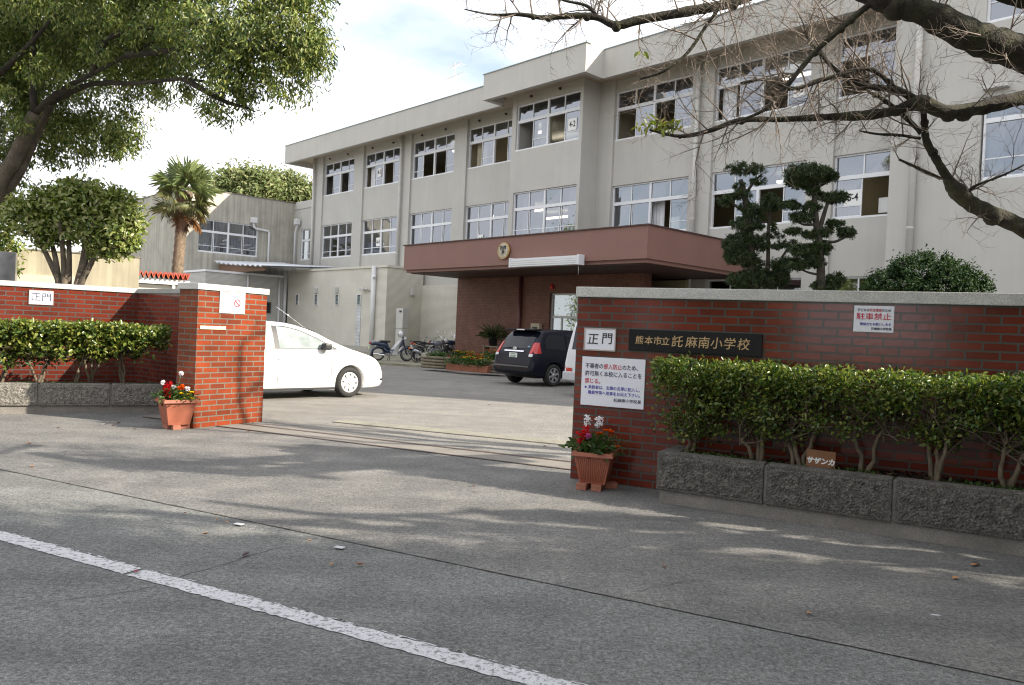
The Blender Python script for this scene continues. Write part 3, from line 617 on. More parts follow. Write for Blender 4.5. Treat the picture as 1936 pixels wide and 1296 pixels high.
# covered passage roof
pr = thing('passage_roof', 'white corrugated lean-to roof over the passage between block and annex', 'lean-to roof', BP(46.6, 21.6, 4.9)[:], ROT)
g = MB(); n = 48; vs = []
for i in range(n + 1):
    x = -3.4 + i * 6.8 / n; yy = .05 * sin(i * 1.3); zc = .35 - .5 * (i / n) ** .7
    vs += [(x, -1.2, zc + yy), (x, 3.6, zc + .3 + yy), (x, -1.2, zc + yy - .06), (x, 3.6, zc + .24 + yy)]
g.add(vs, [f for i in range(n) for f in ((4 * i, 4 * i + 4, 4 * i + 5, 4 * i + 1), (4 * i + 2, 4 * i + 3, 4 * i + 7, 4 * i + 6), (4 * i, 4 * i + 2, 4 * i + 6, 4 * i + 4))]); g.build('roof_sheet', mat('pale_sheet', (.62, .64, .68), .4, .05, 3), pr)
MB().prism([(-3.2, .12), (3.3, -.22), (3.3, -.3), (3.3, -.45), (-3.0, -.45)], -1.0, -.9).build('beam', mat('brown_timber', (.16, .09, .05), .8, .2, 5), pr)
# glass porch roof tucked against the canopy
gp = thing('side_awning', 'small dark-framed glazed awning tucked against the canopy end', 'awning', BP(29.6, 23.6, 4.0)[:], ROT)
g = MB()
for y in (-1.2, .3, 1.8): g.tube([(-2.0, y, .55), (1.0, y, 1.25)], .05, 5)
g.tube([(-2.0, -1.2, .55), (-2.0, 1.8, .55)], .05, 5); g.tube([(1.0, -1.2, 1.25), (1.0, 1.8, 1.25)], .05, 5); g.tube([(-2.0, -1.2, .55), (1.0, -1.2, .3)], .05, 5); g.build('frame', M_BROWN, gp)
g = MB(); g.add([(-2, -1.2, .6), (1, -1.2, 1.3), (1, 1.8, 1.3), (-2, 1.8, .6)], [(0, 1, 2, 3)]); g.build('roof_sheet', glass_mat('smoked_sheet', (.7, .7, .7), .3, (.7, .68, .62)), gp, fix=False)

# ---------------------------------------------------------------- raised pavement by the entrance
g = MB(); pts = [(38, 12.1), (26.18, 17.38), (21.73, 19.39), (14, 22.8), (14, 26.0), (36, 26.0), (38, 23.5)]; n = len(pts)
vs = [BP(u, p, 0)[:] for u, p in pts] + [BP(u, p, .09)[:] for u, p in pts]
g.add(vs, [tuple(range(n, 2 * n))] + [(i, (i + 1) % n, (i + 1) % n + n, i + n) for i in range(n)])
tag(g.build('pavement', mat('mossy_concrete', (.27, .25, .20), .95, .2, 2, .2, 40, col2=(.20, .20, .13))), kind='structure')

# ---------------------------------------------------------------- brick gate walls
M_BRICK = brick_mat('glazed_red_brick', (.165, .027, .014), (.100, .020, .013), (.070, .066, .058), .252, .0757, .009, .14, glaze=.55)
M_GRANITE = mat('granite_coping', (.50, .49, .46), .8, .12, 5, .2, 90, speck=.3, sscale=180)
def dirv(az): return Vector((sin(radians(az)), cos(radians(az)), 0))
WP, WD = Vector((.67, 8.227, 0)), dirv(116); WR = atan2(WD.y, WD.x)
def wall_local(px, py, P0, d): 
    q = on_v(px, py, P0, d); return (q - Vector(P0)).dot(d), q.z
gw = thing('gate_wall', 'long red brick gate wall with a granite coping bearing the black school nameplate', 'brick wall', WP[:], WR)
MB().box(0, 11, 0, .3, 0, 1.9).build('brickwork', M_BRICK, gw); MB().cbox(-.02, 11, -.025, .325, 1.9, 2.005, .008).build('coping', M_GRANITE, gw)
LA, LB = Vector((-8.37, 12.84, 0)), Vector((-6.64, 13.93, 0)); LD = (LB - LA).normalized(); LR = atan2(LD.y, LD.x); L0 = LB - LD * 7
lw_ = thing('splayed_wall', 'red brick wall left of the gate pillar, half in sun behind the clipped shrubs', 'brick wall', L0[:], LR)
MB().box(0, 7, 0, .28, 0, 1.9).build('brickwork', M_BRICK, lw_); MB().cbox(-.02, 7.03, -.025, .3, 1.9, 1.985, .008).build('coping', M_GRANITE, lw_)
sg = Vector((-4.1, 11.88, 0)) - LB; SD = sg.normalized()
sw = thing('linking_wall', 'short shaded brick wall linking the splayed wall to the gate pillar', 'brick wall', LB[:], atan2(SD.y, SD.x))
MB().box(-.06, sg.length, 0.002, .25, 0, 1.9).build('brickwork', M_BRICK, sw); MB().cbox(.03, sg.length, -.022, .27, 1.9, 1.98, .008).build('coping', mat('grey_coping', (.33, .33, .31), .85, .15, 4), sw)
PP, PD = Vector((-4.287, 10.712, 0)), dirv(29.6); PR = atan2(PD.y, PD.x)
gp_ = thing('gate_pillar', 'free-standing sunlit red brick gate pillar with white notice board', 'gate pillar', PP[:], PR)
MB().box(0, 1.22, 0, .38, 0, 1.9).build('brickwork', brick_mat('sunlit_glazed_brick', (.235, .040, .011), (.135, .026, .010), (.135, .12, .095), .252, .0757, .009, .35, glaze=.08, mott=.34), gp_)  # pillar brick brighter than the wall brick: sunlight put into the colour
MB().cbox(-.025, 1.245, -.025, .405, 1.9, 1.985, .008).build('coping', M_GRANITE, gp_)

# ---------------------------------------------------------------- boards on the walls
M_RED = mat('red_ink', (.55, .02, .05), .6, 0); M_NAVY = mat('navy_ink', (.03, .035, .08), .6, 0); M_BLUE = mat('blue_ink', (.06, .05, .38), .6, 0)
M_BOARD = mat('white_board', (.74, .75, .80), .35, .02, 3); M_STONE = mat('polished_black_stone', (.006, .0065, .0065), .35, .2, 9, spec=.25); M_GOLD = mat('gold_leaf', (.50, .34, .17), .45, .15, 12, metal=.2)
def board(name, label, cat, P0, d, tl, br, thick=.012, m=None, part='panel', rim=None):
    s0, z1 = wall_local(*tl, P0, d); s1, z0 = wall_local(*br, P0, d); w, h = s1 - s0, z1 - z0
    q = Vector(P0) + d * ((s0 + s1) / 2); nn = Vector((d.y, -d.x, 0)); q = q + nn * .002; q.z = (z0 + z1) / 2
    t = thing(name, label, cat, q[:], atan2(d.y, d.x)); MB().cbox(-w / 2, w / 2, -thick, 0, -h / 2, h / 2, .003).build(part, m or M_BOARD, t)
    if rim: 
        f = MB()
        for a, b, c, e in ((-w / 2 - rim, w / 2 + rim, h / 2, h / 2 + rim), (-w / 2 - rim, w / 2 + rim, -h / 2 - rim, -h / 2), (-w / 2 - rim, -w / 2, -h / 2, h / 2), (w / 2, w / 2 + rim, -h / 2, h / 2)): f.box(a, b, -thick - .004, 0, c, e)
        f.build('frame', mat('clear_plastic', (.42, .36, .34), .3, 0), t)
    return t, w, h, -thick - .002
T, w, h, y = board('gate_sign', 'white main gate sign with two black characters, next to the black nameplate', 'sign', WP, WD, (1108, 622), (1162, 663), rim=.012)
text('正', .125, M_BLACK, T, (-w * .24, y, -.005), weight=.0005, shear=.1); text('門', .125, M_BLACK, T, (w * .24, y, .005), weight=.0005, shear=.06)
T, w, h, y = board('nameplate', 'polished black stone school nameplate with carved gold characters', 'nameplate', WP, WD, (1191, 622.5), (1440.5, 675.5), .025, M_STONE, 'slab')
xs = [-.415, -.342, -.272, -.210, -.120, -.013, .080, .173, .268, .368]; big = [.088] * 4 + [.118] * 6
for ch, fx, sz in zip('熊本市立託麻南小学校', xs, big): text(ch, sz, M_GOLD, T, (fx * w, y, -.005), weight=.0006, shear=.1)
T, w, h, y = board('notice_board', 'white visitors notice with red, navy and blue lines beside the gate', 'notice', WP, WD, (1102, 674), (1217, 775), .01)
def line(parts, size, z, x0, sx=1.0):
    x = x0
    for s, m_ in parts:
        n = len(s); text(s, size, m_, T, (x + n * size * sx * .5, y, z), weight=.0003, sx=sx, depth=.001); x += n * size * sx
line((('不審者の', M_NAVY), ('侵入防止', M_RED), ('のため、', M_NAVY)), h * .115, h * .31, -w * .445, w * .88 / 12 / (h * .115))
line((('許可無く本校に入ることを', M_NAVY),), h * .115, h * .155, -w * .445, w * .905 / 12 / (h * .115)); line((('禁じる。', M_RED),), h * .115, 0, -w * .445, w * .30 / 4 / (h * .115))
MB().lathe([(0, -.002), (h * .022, -.002), (h * .022, 0)], (-w * .425, y + .002, -h * .125), 'y', 12).build('bullet', M_BLUE, T)
line((('来校者は、玄関の名簿に記入し、', M_BLUE),), h * .082, -h * .125, -w * .385, w * .86 / 15 / (h * .082)); line((('職員室等へ用事をお伝え下さい。', M_BLUE),), h * .082, -h * .235, -w * .385, w * .86 / 15 / (h * .082))
line((('託麻南小学校長', M_NAVY),), h * .078, -h * .36, w * .03, w * .43 / 7 / (h * .078))
T, w, h, y = board('parking_sign', 'small white sign with large red no-parking characters on the right brick wall', 'sign', WP, WD, (1615.5, 578), (1689, 630), .01)
line((('子どもの', M_NAVY), ('安全確保', M_RED), ('のため', M_NAVY)), h * .12, h * .33, -w * .42, w * .84 / 11 / (h * .12)); line((('駐車禁止', M_RED),), h * .27, h * .08, -w * .44, w * .88 / 4 / (h * .27))
line((('御協力をお願いします', M_BLUE),), h * .115, -h * .20, -w * .34, w * .78 / 10 / (h * .115)); line((('託麻南小学校長', M_NAVY),), h * .105, -h * .37, -w * .05, w * .5 / 7 / (h * .105))
T, w, h, y = board('gate_sign', 'white main gate sign on the sunlit left brick wall', 'sign', L0, LD, (56.3, 549.5), (99.5, 576.5), rim=.01)
text('正', .15, M_NAVY, T, (-w * .23, y, 0)); text('門', .15, M_NAVY, T, (w * .23, y, 0))
T, w, h, y = board('smoking_sign', 'white board with a red no-smoking circle on the gate pillar', 'sign', PP, PD, (415.3, 548.5), (461.5, 594.5), .012, mat('aged_board', (.55, .55, .56), .5, .03, 4))  # white toned down in the colour so that sun does not bleach it
y -= .002; g = MB(); R_ = h * .175; cx_, cz_ = w * .18, -h * .03
n = 40; vs = []
for k in range(n):
    a = 2 * pi * k / n; vs += [(cx_ + R_ * cos(a), y, cz_ + R_ * sin(a)), (cx_ + R_ * .78 * cos(a), y, cz_ + R_ * .78 * sin(a))]
g.add(vs, [(2 * k, 2 * k + 1, (2 * k + 3) % (2 * n), (2 * k + 2) % (2 * n)) for k in range(n)])
g.obox((cx_, y, cz_), (R_ * .66, 0, -R_ * .66), (0, .001, 0), (R_ * .08, 0, R_ * .08)); g.build('no_smoking_mark', mat('faded_red', (.50, .03, .07), .6), T)
MB().obox((cx_ - R_ * .05, y + .001, cz_), (R_ * .5, 0, 0), (0, .0008, 0), (0, 0, R_ * .07)).build('cigarette', M_PIPE, T)
text('敷地内', h * .09, mat('faded_ink', (.55, .58, .62), .7), T, (-w * .22, y, h * .33))
T, w, h, y = board('tile_plate', 'narrow cream three-piece plate set in the pillar brickwork', 'plate', PP, PD, (377.5, 616), (426, 624), .012, mat('cream_tile', (.66, .60, .38), .4, .06, 9), 'tile')
g = MB(); g.box(-w * .21, -w * .2, -.014, -.0125, -h / 2, h / 2).box(w * .33, w * .34, -.014, -.0125, -h / 2, h / 2); g.build('joint', M_DARKGAP, T)

# ---------------------------------------------------------------- granite planters
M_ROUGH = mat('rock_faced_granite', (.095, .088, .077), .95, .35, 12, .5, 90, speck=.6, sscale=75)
M_FOOT = mat('planter_footing', (.20, .185, .165), .95, .2, 4, .4, 60, speck=.2)
M_EARTH = mat('leaf_litter', (.045, .028, .018), 1, .5, 14, 1.0, 45)
def rough_face(g, x0, x1, z0, z1, y, seed, amp=.014):
    # a hammered stone face as real relief
    r_ = np.random.default_rng(seed); nx = max(4, int((x1 - x0) / .018)); nz = max(4, int((z1 - z0) / .018)); D = r_.random((nz + 1, nx + 1)) ** 2
    D = (D + np.roll(D, 1, 0) + np.roll(D, 1, 1)) / 3; vs = []
    for j in range(nz + 1):
        for i in range(nx + 1):
            e = min(i, nx - i, j, nz - j); vs.append((x0 + (x1 - x0) * i / nx, y - (0 if e == 0 else .016 - amp * 1.9 * D[j, i]), z0 + (z1 - z0) * j / nz))
    g.add(vs, [(j * (nx + 1) + i, j * (nx + 1) + i + 1, (j + 1) * (nx + 1) + i + 1, (j + 1) * (nx + 1) + i) for j in range(nz) for i in range(nx)])
def planter(label, P0, d, joints, depth, x0, x1, top, parent_label_side):
    t = thing('stone_planter', label, 'planter', P0[:], atan2(d.y, d.x)); jj = [x0] + joints + [x1]
    MB().box(x0 + .03, x1, .03, depth, 0, .135).build('footing', M_FOOT, t)
    for i in range(len(jj) - 1):
        a, b = jj[i] + (.012 if i else 0), jj[i + 1] - .012; g = MB()
        g.cbox(a, b, 0, .16, .12, top, .012); rough_face(g, a + .02, b - .02, .14, top - .03, .002, 11 + i)
        g.build('kerb_block', M_ROUGH, t)
    for b in jj[1:-1]: MB().box(b - .011, b + .011, .022, .15, .136, top - .02).build('joint', M_FOOT, t)
    g = MB(); g.cbox(x0, x0 + .16, .161, depth, .12, top, .012); 
    if parent_label_side: g.build('kerb_block', M_ROUGH, t)
    MB().box(x0 + .14, x1, .15, depth, .1, top - .05).build('soil', M_EARTH, t)
    return t
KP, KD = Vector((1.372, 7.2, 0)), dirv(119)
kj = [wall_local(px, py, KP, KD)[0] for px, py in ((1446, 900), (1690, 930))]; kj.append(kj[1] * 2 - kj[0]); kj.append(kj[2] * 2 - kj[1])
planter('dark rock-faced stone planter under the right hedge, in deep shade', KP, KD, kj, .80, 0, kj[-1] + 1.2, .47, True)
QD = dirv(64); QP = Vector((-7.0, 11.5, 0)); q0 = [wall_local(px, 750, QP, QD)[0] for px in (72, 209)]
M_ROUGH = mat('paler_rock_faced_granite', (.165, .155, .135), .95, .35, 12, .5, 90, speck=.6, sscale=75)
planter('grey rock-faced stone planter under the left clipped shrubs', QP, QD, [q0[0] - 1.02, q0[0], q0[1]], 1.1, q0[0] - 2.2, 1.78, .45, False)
# ---------------------------------------------------------------- vehicles
M_TYRE = mat('tyre_rubber', (.022, .022, .022), .85, .2, 20); M_ALLOY = mat('alloy', (.48, .48, .50), .35, .05, 5, metal=.7); M_CHROME = mat('chrome', (.75, .75, .77), .12, 0, metal=1)
M_BPLAST = mat('black_plastic', (.02, .02, .022), .5, .1, 9); M_CARGLASS = mat('dark_car_glass', (.008, .010, .016), .05, 0, spec=.35); M_PALEGLASS = mat('pale_car_glass', (.26, .30, .30), .06, .3, 3, spec=.5)  # pale glass: bright reflection and light through the cabin put into its colour
M_TAIL = mat('red_lamp', (.45, .012, .012), .15, 0, spec=.7); M_CLEAR = mat('clear_lamp', (.66, .66, .68), .1, 0, spec=.8); M_AMBER = mat('amber_lamp', (.75, .18, .01), .2, 0)
def crom(P, sub):
    P = [np.array(p, float) for p in P]; out = []
    for i in range(len(P) - 1):
        a, b, c, d = P[max(i - 1, 0)], P[i], P[i + 1], P[min(i + 2, len(P) - 1)]
        for k in range(sub):
            t = k / sub; out.append(.5 * ((2 * b) + (c - a) * t + (2 * a - 5 * b + 4 * c - d) * t * t + (3 * b - a - 3 * c + d) * t ** 3))
    out.append(P[-1]); return np.array(out)
class Body:
    def __init__(s, st):
        st = crom(sorted(st), 5); s.st = st; s.xs = st[:, 0]; s.rings = []
        for x, zb, zl, zt, wl, wt in st:
            zl = min(zl, zt - .07); h = zl - zb
            c = [(0, zb), (wl * .82, zb), (wl * .965, zb + .05), (wl, zb + .3 * h), (wl * 1.0, zb + .72 * h), (wl * .965, zl), (wt + (wl * .965 - wt) * .16, zl + (zt - zl) * .78), (wt * .86, zt - .035 * min(1, (zt - zl) * 3)), (wt * .5, zt - .006), (0, zt)]
            s.rings.append(crom(c, 4))
        s.rings = np.array(s.rings)
    def w(s, x, z):
        i = np.clip(np.searchsorted(s.xs, x) - 1, 0, len(s.xs) - 2); t = (x - s.xs[i]) / (s.xs[i + 1] - s.xs[i]); r = s.rings[i] * (1 - t) + s.rings[i + 1] * t
        return float(np.interp(z, r[8:30, 1], r[8:30, 0]))
    def top(s, x, y):
        i = np.clip(np.searchsorted(s.xs, x) - 1, 0, len(s.xs) - 2); t = (x - s.xs[i]) / (s.xs[i + 1] - s.xs[i]); r = s.rings[i] * (1 - t) + s.rings[i + 1] * t
        q = r[20:][::-1]; return float(np.interp(abs(y), q[:, 0], q[:, 1]))
    def end_x(s, y, z, rear=True):
        xs = np.linspace(s.xs[0], s.xs[0] + 1.2, 60) if rear else np.linspace(s.xs[-1], s.xs[-1] - 1.2, 60)
        zz = np.maximum.accumulate([s.top(x, y) for x in xs]); return float(np.interp(z, zz, xs))
    def mesh(s, name, m, parent, arches, ar, half):
        g = MB(); n = len(s.rings[0]); N2 = 2 * n - 2; vs = []
        for x, r in zip(s.xs, s.rings):
            vs += [(x, y, z) for y, z in r] + [(x, -y, z) for y, z in r[1:-1][::-1]]
        k = len(s.xs); fs = [(i * N2 + j, i * N2 + (j + 1) % N2, (i + 1) * N2 + (j + 1) % N2, (i + 1) * N2 + j) for i in range(k - 1) for j in range(N2)]
        g.add(vs, fs, 0, True); g.add(vs[:N2], [tuple(range(N2))]); g.add(vs[-N2:], [tuple(reversed(range(N2)))])
        o = g.build(name, m, parent)
        for ax in arches:
            c = MB(); c.lathe([(0, -half - .2), (ar, -half - .2), (ar, half + .2), (0, half + .2)], (ax, 0, ar * .86), 'y', 40); cu = c.build('cutter', M_BPLAST)
            md = o.modifiers.new('b', 'BOOLEAN'); md.object = cu; md.operation = 'DIFFERENCE'; md.solver = 'EXACT'
            o.parent = None; dg = bpy.context.evaluated_depsgraph_get(); dg.update(); me = bpy.data.meshes.new_from_object(o.evaluated_get(dg)); o.modifiers.clear(); o.data = me; me.name = name; o.parent = parent
            bpy.data.objects.remove(cu)
        while len(o.data.materials) > 1: o.data.materials.pop()
        if not o.data.materials: o.data.materials.append(m)
        return o
    def side(s, name, m, parent, xa, xb, lo, hi, sgn, eps=.006, nx=22, nz=6):
        g = MB(); vs = []
        for i in range(nx + 1):
            x = xa + (xb - xa) * i / nx; a, b = np.interp(x, *zip(*lo)), np.interp(x, *zip(*hi)); b = max(a + .001, b)
            for j in range(nz + 1): z = a + (b - a) * j / nz; vs.append((x, sgn * (s.w(x, z) + eps), z))
        g.add(vs, [(i * (nz + 1) + j, (i + 1) * (nz + 1) + j, (i + 1) * (nz + 1) + j + 1, i * (nz + 1) + j + 1) for i in range(nx) for j in range(nz)], 0, True)
        return g.build(name, m, parent)
    def end(s, name, m, parent, ya, yb, z0, z1, eps=.008, n=10, rear=True, taper=0.0):
        g = MB(); vs = []
        for i in range(n + 1):
            for j in range(n + 1):
                z = z0 + (z1 - z0) * j / n; y = (ya + (yb - ya) * i / n) * (1 - taper * j / n); vs.append((s.end_x(y, z, rear) + (-eps if rear else eps), y, z))
        g.add(vs, [(i * (n + 1) + j, (i + 1) * (n + 1) + j, (i + 1) * (n + 1) + j + 1, i * (n + 1) + j + 1) for i in range(n) for j in range(n)], 0, True)
        return g.build(name, m, parent)
def wheel(parent, x, y, r, w, m_rim, spokes=5, cover=False):
    s = 1 if y > 0 else -1; t = MB(); h = w / 2
    t.lathe([(r * .66, -h * .8), (r * .7, -h), (r * .92, -h), (r * .985, -h * .75), (r, -h * .4), (r, h * .4), (r * .985, h * .75), (r * .92, h), (r * .7, h), (r * .66, h * .8)], (x, y, r), 'y', 32)
    o = t.build('wheel', M_TYRE, parent); g = MB(); ys = y + s * h * .75
    g.lathe([(0, ys - y - s * .03), (r * .68, ys - y - s * .03)], (x, y, r), 'y', 32, 1 if not cover else 0)
    g.lathe([(r * .58, ys - y), (r * .69, ys - y + s * .012), (r * .69, ys - y - s * .04), (r * .58, ys - y - s * .03)], (x, y, r), 'y', 32)
    g.lathe([(0, ys - y + s * .014), (r * .15, ys - y + s * .012), (r * .17, ys - y - s * .02)], (x, y, r), 'y', 20)
    for k in range(spokes):
        a = 2 * pi * k / spokes + .3; u = Vector((cos(a), 0, sin(a))); v = Vector((-sin(a), 0, cos(a))); wd = r * (.13 if not cover else .17)
        b0 = Vector((x, ys + s * .006, r)) + u * r * .1; b1 = Vector((x, ys, r)) + u * r * .62; q = Vector((0, s * .02, 0))
        vs = [b0 + v * wd * .8, b0 - v * wd * .8, b1 - v * wd * .75, b1 + v * wd * .75]; g.add([p for p in vs] + [p - q for p in vs], [(0, 1, 2, 3), (7, 6, 5, 4), (0, 4, 5, 1), (1, 5, 6, 2), (2, 6, 7, 3), (3, 7, 4, 0)])
    g.build('rim', [m_rim, M_BPLAST], o); return o
def place(az, local, world):      # origin so that the local point lands on the world point
    a = atan2(cos(radians(az)), sin(radians(az))); q = Matrix.Rotation(a, 3, 'Z') @ Vector((local[0], local[1], 0)); return (world[0] - q.x, world[1] - q.y, 0), a
def crease(body, parent, x, z0, z1, sgn, name='door_gap'):
    body.side(name, M_BPLAST, parent, x - .006, x + .006, [(x - 1, z0), (x + 1, z0)], [(x - 1, z1), (x + 1, z1)], sgn, .003, 1, 8)

# white saloon
loc, a = place(43, (1.33, -.84), on_z(660, 752)); wc = thing('parked_car', 'white saloon car parked nose to the right behind the brick gate pillar', 'car', loc, a)
M_WPAINT = mat('white_car_paint', (.80, .80, .79), .25, 0, coat=.8)
B1 = Body([(2.34, .27, .44, .54, .50, .42), (2.28, .22, .54, .67, .68, .58), (2.05, .19, .64, .84, .80, .70), (1.7, .18, .76, .945, .845, .74), (1.35, .18, .86, 1.04, .855, .73), (.95, .18, .90, 1.20, .855, .69), (.55, .18, .91, 1.385, .855, .64), (.1, .18, .92, 1.495, .855, .61), (-.4, .18, .93, 1.525, .855, .60), (-1.0, .18, .94, 1.52, .855, .60), (-1.5, .18, .95, 1.45, .855, .61), (-1.9, .18, .96, 1.25, .85, .66), (-2.15, .20, .95, 1.08, .83, .68), (-2.27, .24, .85, .97, .79, .66), (-2.33, .38, .6, .72, .70, .6)])
B1.mesh('body', M_WPAINT, wc, (1.33, -1.30), .365, .9)
for x in (1.33, -1.30):
    for y in (.76, -.76): wheel(wc, x, y, .315, .19, mat('wheel_cover', (.62, .62, .63), .35, .05, 4, metal=.3), 8, True)
MB().cbox(-1.0, 1.0, -.6, .6, .25, .6, .05).build('underbody', M_BPLAST, wc)
for s in (-1, 1):
    B1.side('window_trim', M_BPLAST, wc, -1.56, 1.00, [(-1.56, .985), (1.00, .985)], [(-1.56, 1.22), (-1.3, 1.38), (-.9, 1.445), (-.1, 1.43), (.2, 1.37), (.6, 1.215), (1.00, 1.02)], s, .003, 30)
    B1.side('front_window', M_PALEGLASS, wc, -.30, .92, [(-.30, 1.0), (.92, 1.005)], [(-.30, 1.42), (-.05, 1.40), (.22, 1.34), (.6, 1.19), (.92, 1.025)], s)
    B1.side('rear_window', M_PALEGLASS, wc, -1.50, -.40, [(-1.50, 1.0), (-.4, 1.0)], [(-1.50, 1.22), (-1.3, 1.35), (-.9, 1.42), (-.4, 1.43)], s)
    crease(B1, wc, -.35, .28, 1.40, s); crease(B1, wc, .86, .3, .97, s)
    B1.side('headlight', M_CLEAR, wc, 1.90, 2.26, [(1.9, .68), (2.26, .54)], [(1.9, .73), (2.1, .72), (2.26, .61)], s)
    g = MB(); g.cbox(.62, .78, s * .90 - .08, s * .90 + .10, .98, 1.12, .04); g.build('door_mirror', M_BPLAST, wc)
    B1.side('sill', M_BPLAST, wc, -.95, .98, [(-1, .185), (1, .185)], [(-1, .225), (1, .225)], s, .004)
    B1.side('door_handle', M_WPAINT, wc, -.40, -.22, [(-1, .80), (1, .80)], [(-1, .83), (1, .83)], s, .03, 4, 2)
    B1.side('fog_recess', M_BPLAST, wc, 2.16, 2.28, [(2, .33), (2.3, .34)], [(2, .39), (2.3, .38)], s, .006, 4, 2)
g = MB(); vs = []
for i in range(13):
    for j in range(13): x = 1.22 - i * .072; y = -.56 + j * .0933; y *= (1 - i * .012); vs.append((x, y, B1.top(x, y) + .012))
g.add(vs, [(i * 13 + j, i * 13 + j + 1, (i + 1) * 13 + j + 1, (i + 1) * 13 + j) for i in range(12) for j in range(12)], 0, True); g.build('windscreen', M_CARGLASS, wc)
MB().tube([(.42, -.60, 1.38), (-.30, -.62, 1.80)], .006, 5).build('aerial', M_CHROME, wc)
# dark people carrier
loc, a = place(46.9, (-1.40, -.84), on_z(1046, 731.5)); sv = thing('parked_car', 'dark navy people carrier parked facing the school entrance, rear window towards the gate', 'car', loc, a)
M_NPAINT = mat('navy_car_paint', (.004, .005, .013), .35, 0, spec=.2, coat=.12)
B2 = Body([(-2.28, .42, .52, .60, .76, .70), (-2.24, .36, .6, .80, .82, .74), (-2.19, .32, .72, .98, .845, .75), (-2.02, .27, .9, 1.24, .85, .71), (-1.80, .25, .98, 1.53, .85, .665), (-1.6, .24, .99, 1.60, .85, .655), (-.8, .22, .99, 1.635, .85, .66), (0, .22, .98, 1.63, .85, .66), (.6, .22, .96, 1.56, .85, .64), (1.15, .22, .94, 1.28, .85, .66), (1.55, .22, .88, 1.03, .85, .70), (2.0, .24, .7, .86, .80, .70), (2.27, .3, .5, .62, .6, .5)])
B2.mesh('body', M_NPAINT, sv, (1.37, -1.40), .375, .9)
for x in (1.37, -1.40):
    for y in (.76, -.76): wheel(sv, x, y, .32, .20, M_ALLOY, 6)
MB().cbox(-1.95, 1.9, -.66, .66, .22, .55, .05).build('underbody', M_BPLAST, sv)
MB().cbox(-1.98, -1.72, -.60, .60, 1.575, 1.625, .02).build('spoiler', M_NPAINT, sv); MB().box(-1.99, -1.975, -.16, .16, 1.58, 1.61).build('brake_light', M_CLEAR, sv)
B2.end('rear_window', M_CARGLASS, sv, -.60, .60, 1.06, 1.50, .012, taper=.04)
for s in (-1, 1):
    B2.end('tail_lamp', M_TAIL, sv, s * .63, s * .74, .92, 1.24, .015); B2.side('tail_lamp', M_TAIL, sv, -2.17, -1.93, [(-2.2, .92), (-1.9, .94)], [(-2.2, .95), (-2.02, 1.22), (-1.9, 1.22)], s, .012)
    B2.end('reversing_lamp', M_CLEAR, sv, s * .63, s * .77, .84, .915, .014, 4)
    B2.side('quarter_window', M_CARGLASS, sv, -1.72, -.92, [(-1.72, 1.08), (-.9, 1.03)], [(-1.72, 1.32), (-1.55, 1.46), (-.9, 1.52)], s)
    B2.side('rear_door_window', M_CARGLASS, sv, -.84, .05, [(-1, 1.03), (.1, 1.02)], [(-1, 1.52), (.1, 1.52)], s); B2.side('front_door_window', M_CARGLASS, sv, .12, 1.0, [(0, 1.02), (1, 1.0)], [(0, 1.52), (.5, 1.45), (1.0, 1.10)], s)
    crease(B2, sv, -.88, .3, 1.0, s); crease(B2, sv, .08, .3, 1.0, s)
    B2.side('door_handle', M_NPAINT, sv, -.75, -.58, [(-1, .92), (1, .92)], [(-1, .95), (1, .95)], s, .03, 4, 2); MB().cbox(.75, .95, s * .92 - .1, s * .92 + .1, 1.02, 1.16, .04).build('door_mirror', M_NPAINT, sv)
    MB().lathe([(0, 0), (.03, 0), (.03, .04)], (-2.28, s * .55, .5), 'x', 10).build('reflector', M_TAIL, sv)
xr = B2.end_x(0, .93) - .02
B2.end('chrome_bar', M_CHROME, sv, -.40, .40, .965, 1.0, .03, 6)
MB().cbox(xr - .012, xr, -.165, .165, .76, .925, .004).build('number_plate', mat('plate_white', (.72, .74, .70), .5, 0), sv)
np_ = [c for c in children(sv) if c.name.startswith('number_plate')][0]
text('62-87', .095, mat('plate_green', (.02, .14, .06), .5), np_, (xr - .0135, 0, .825), rotz=-pi / 2, weight=.002, depth=.001); text('熊本 500', .04, mat('plate_green_small', (.02, .14, .06), .5), np_, (xr - .0135, 0, .895), rotz=-pi / 2, depth=.001)
g = MB(); xe = B2.end_x(0, 1.03) - .02
for (rx, rz, cz) in ((.075, .052, 0), (.028, .05, 0), (.05, .022, .02)):
    pts = [(xe, rx * cos(t * pi / 12), 1.035 + cz + rz * sin(t * pi / 12)) for t in range(25)]; g.tube(pts, .009, 6)
g.build('badge', M_CHROME, sv)
B2.end('wiper', M_BPLAST, sv, -.1, .35, 1.07, 1.09, .03, 4); B2.end('bumper_strip', mat('satin_navy', (.05, .055, .08), .3, 0, coat=.5), sv, -.7, .7, .535, .575, .02, 6)
MB().obox((B2.end_x(-.5, 1.12) - .018, -.5, 1.12), (.001, 0, 0), (0, .05, 0), (0, 0, .02)).build('window_sticker', mat('blue_sticker', (.25, .5, .65), .5), sv)
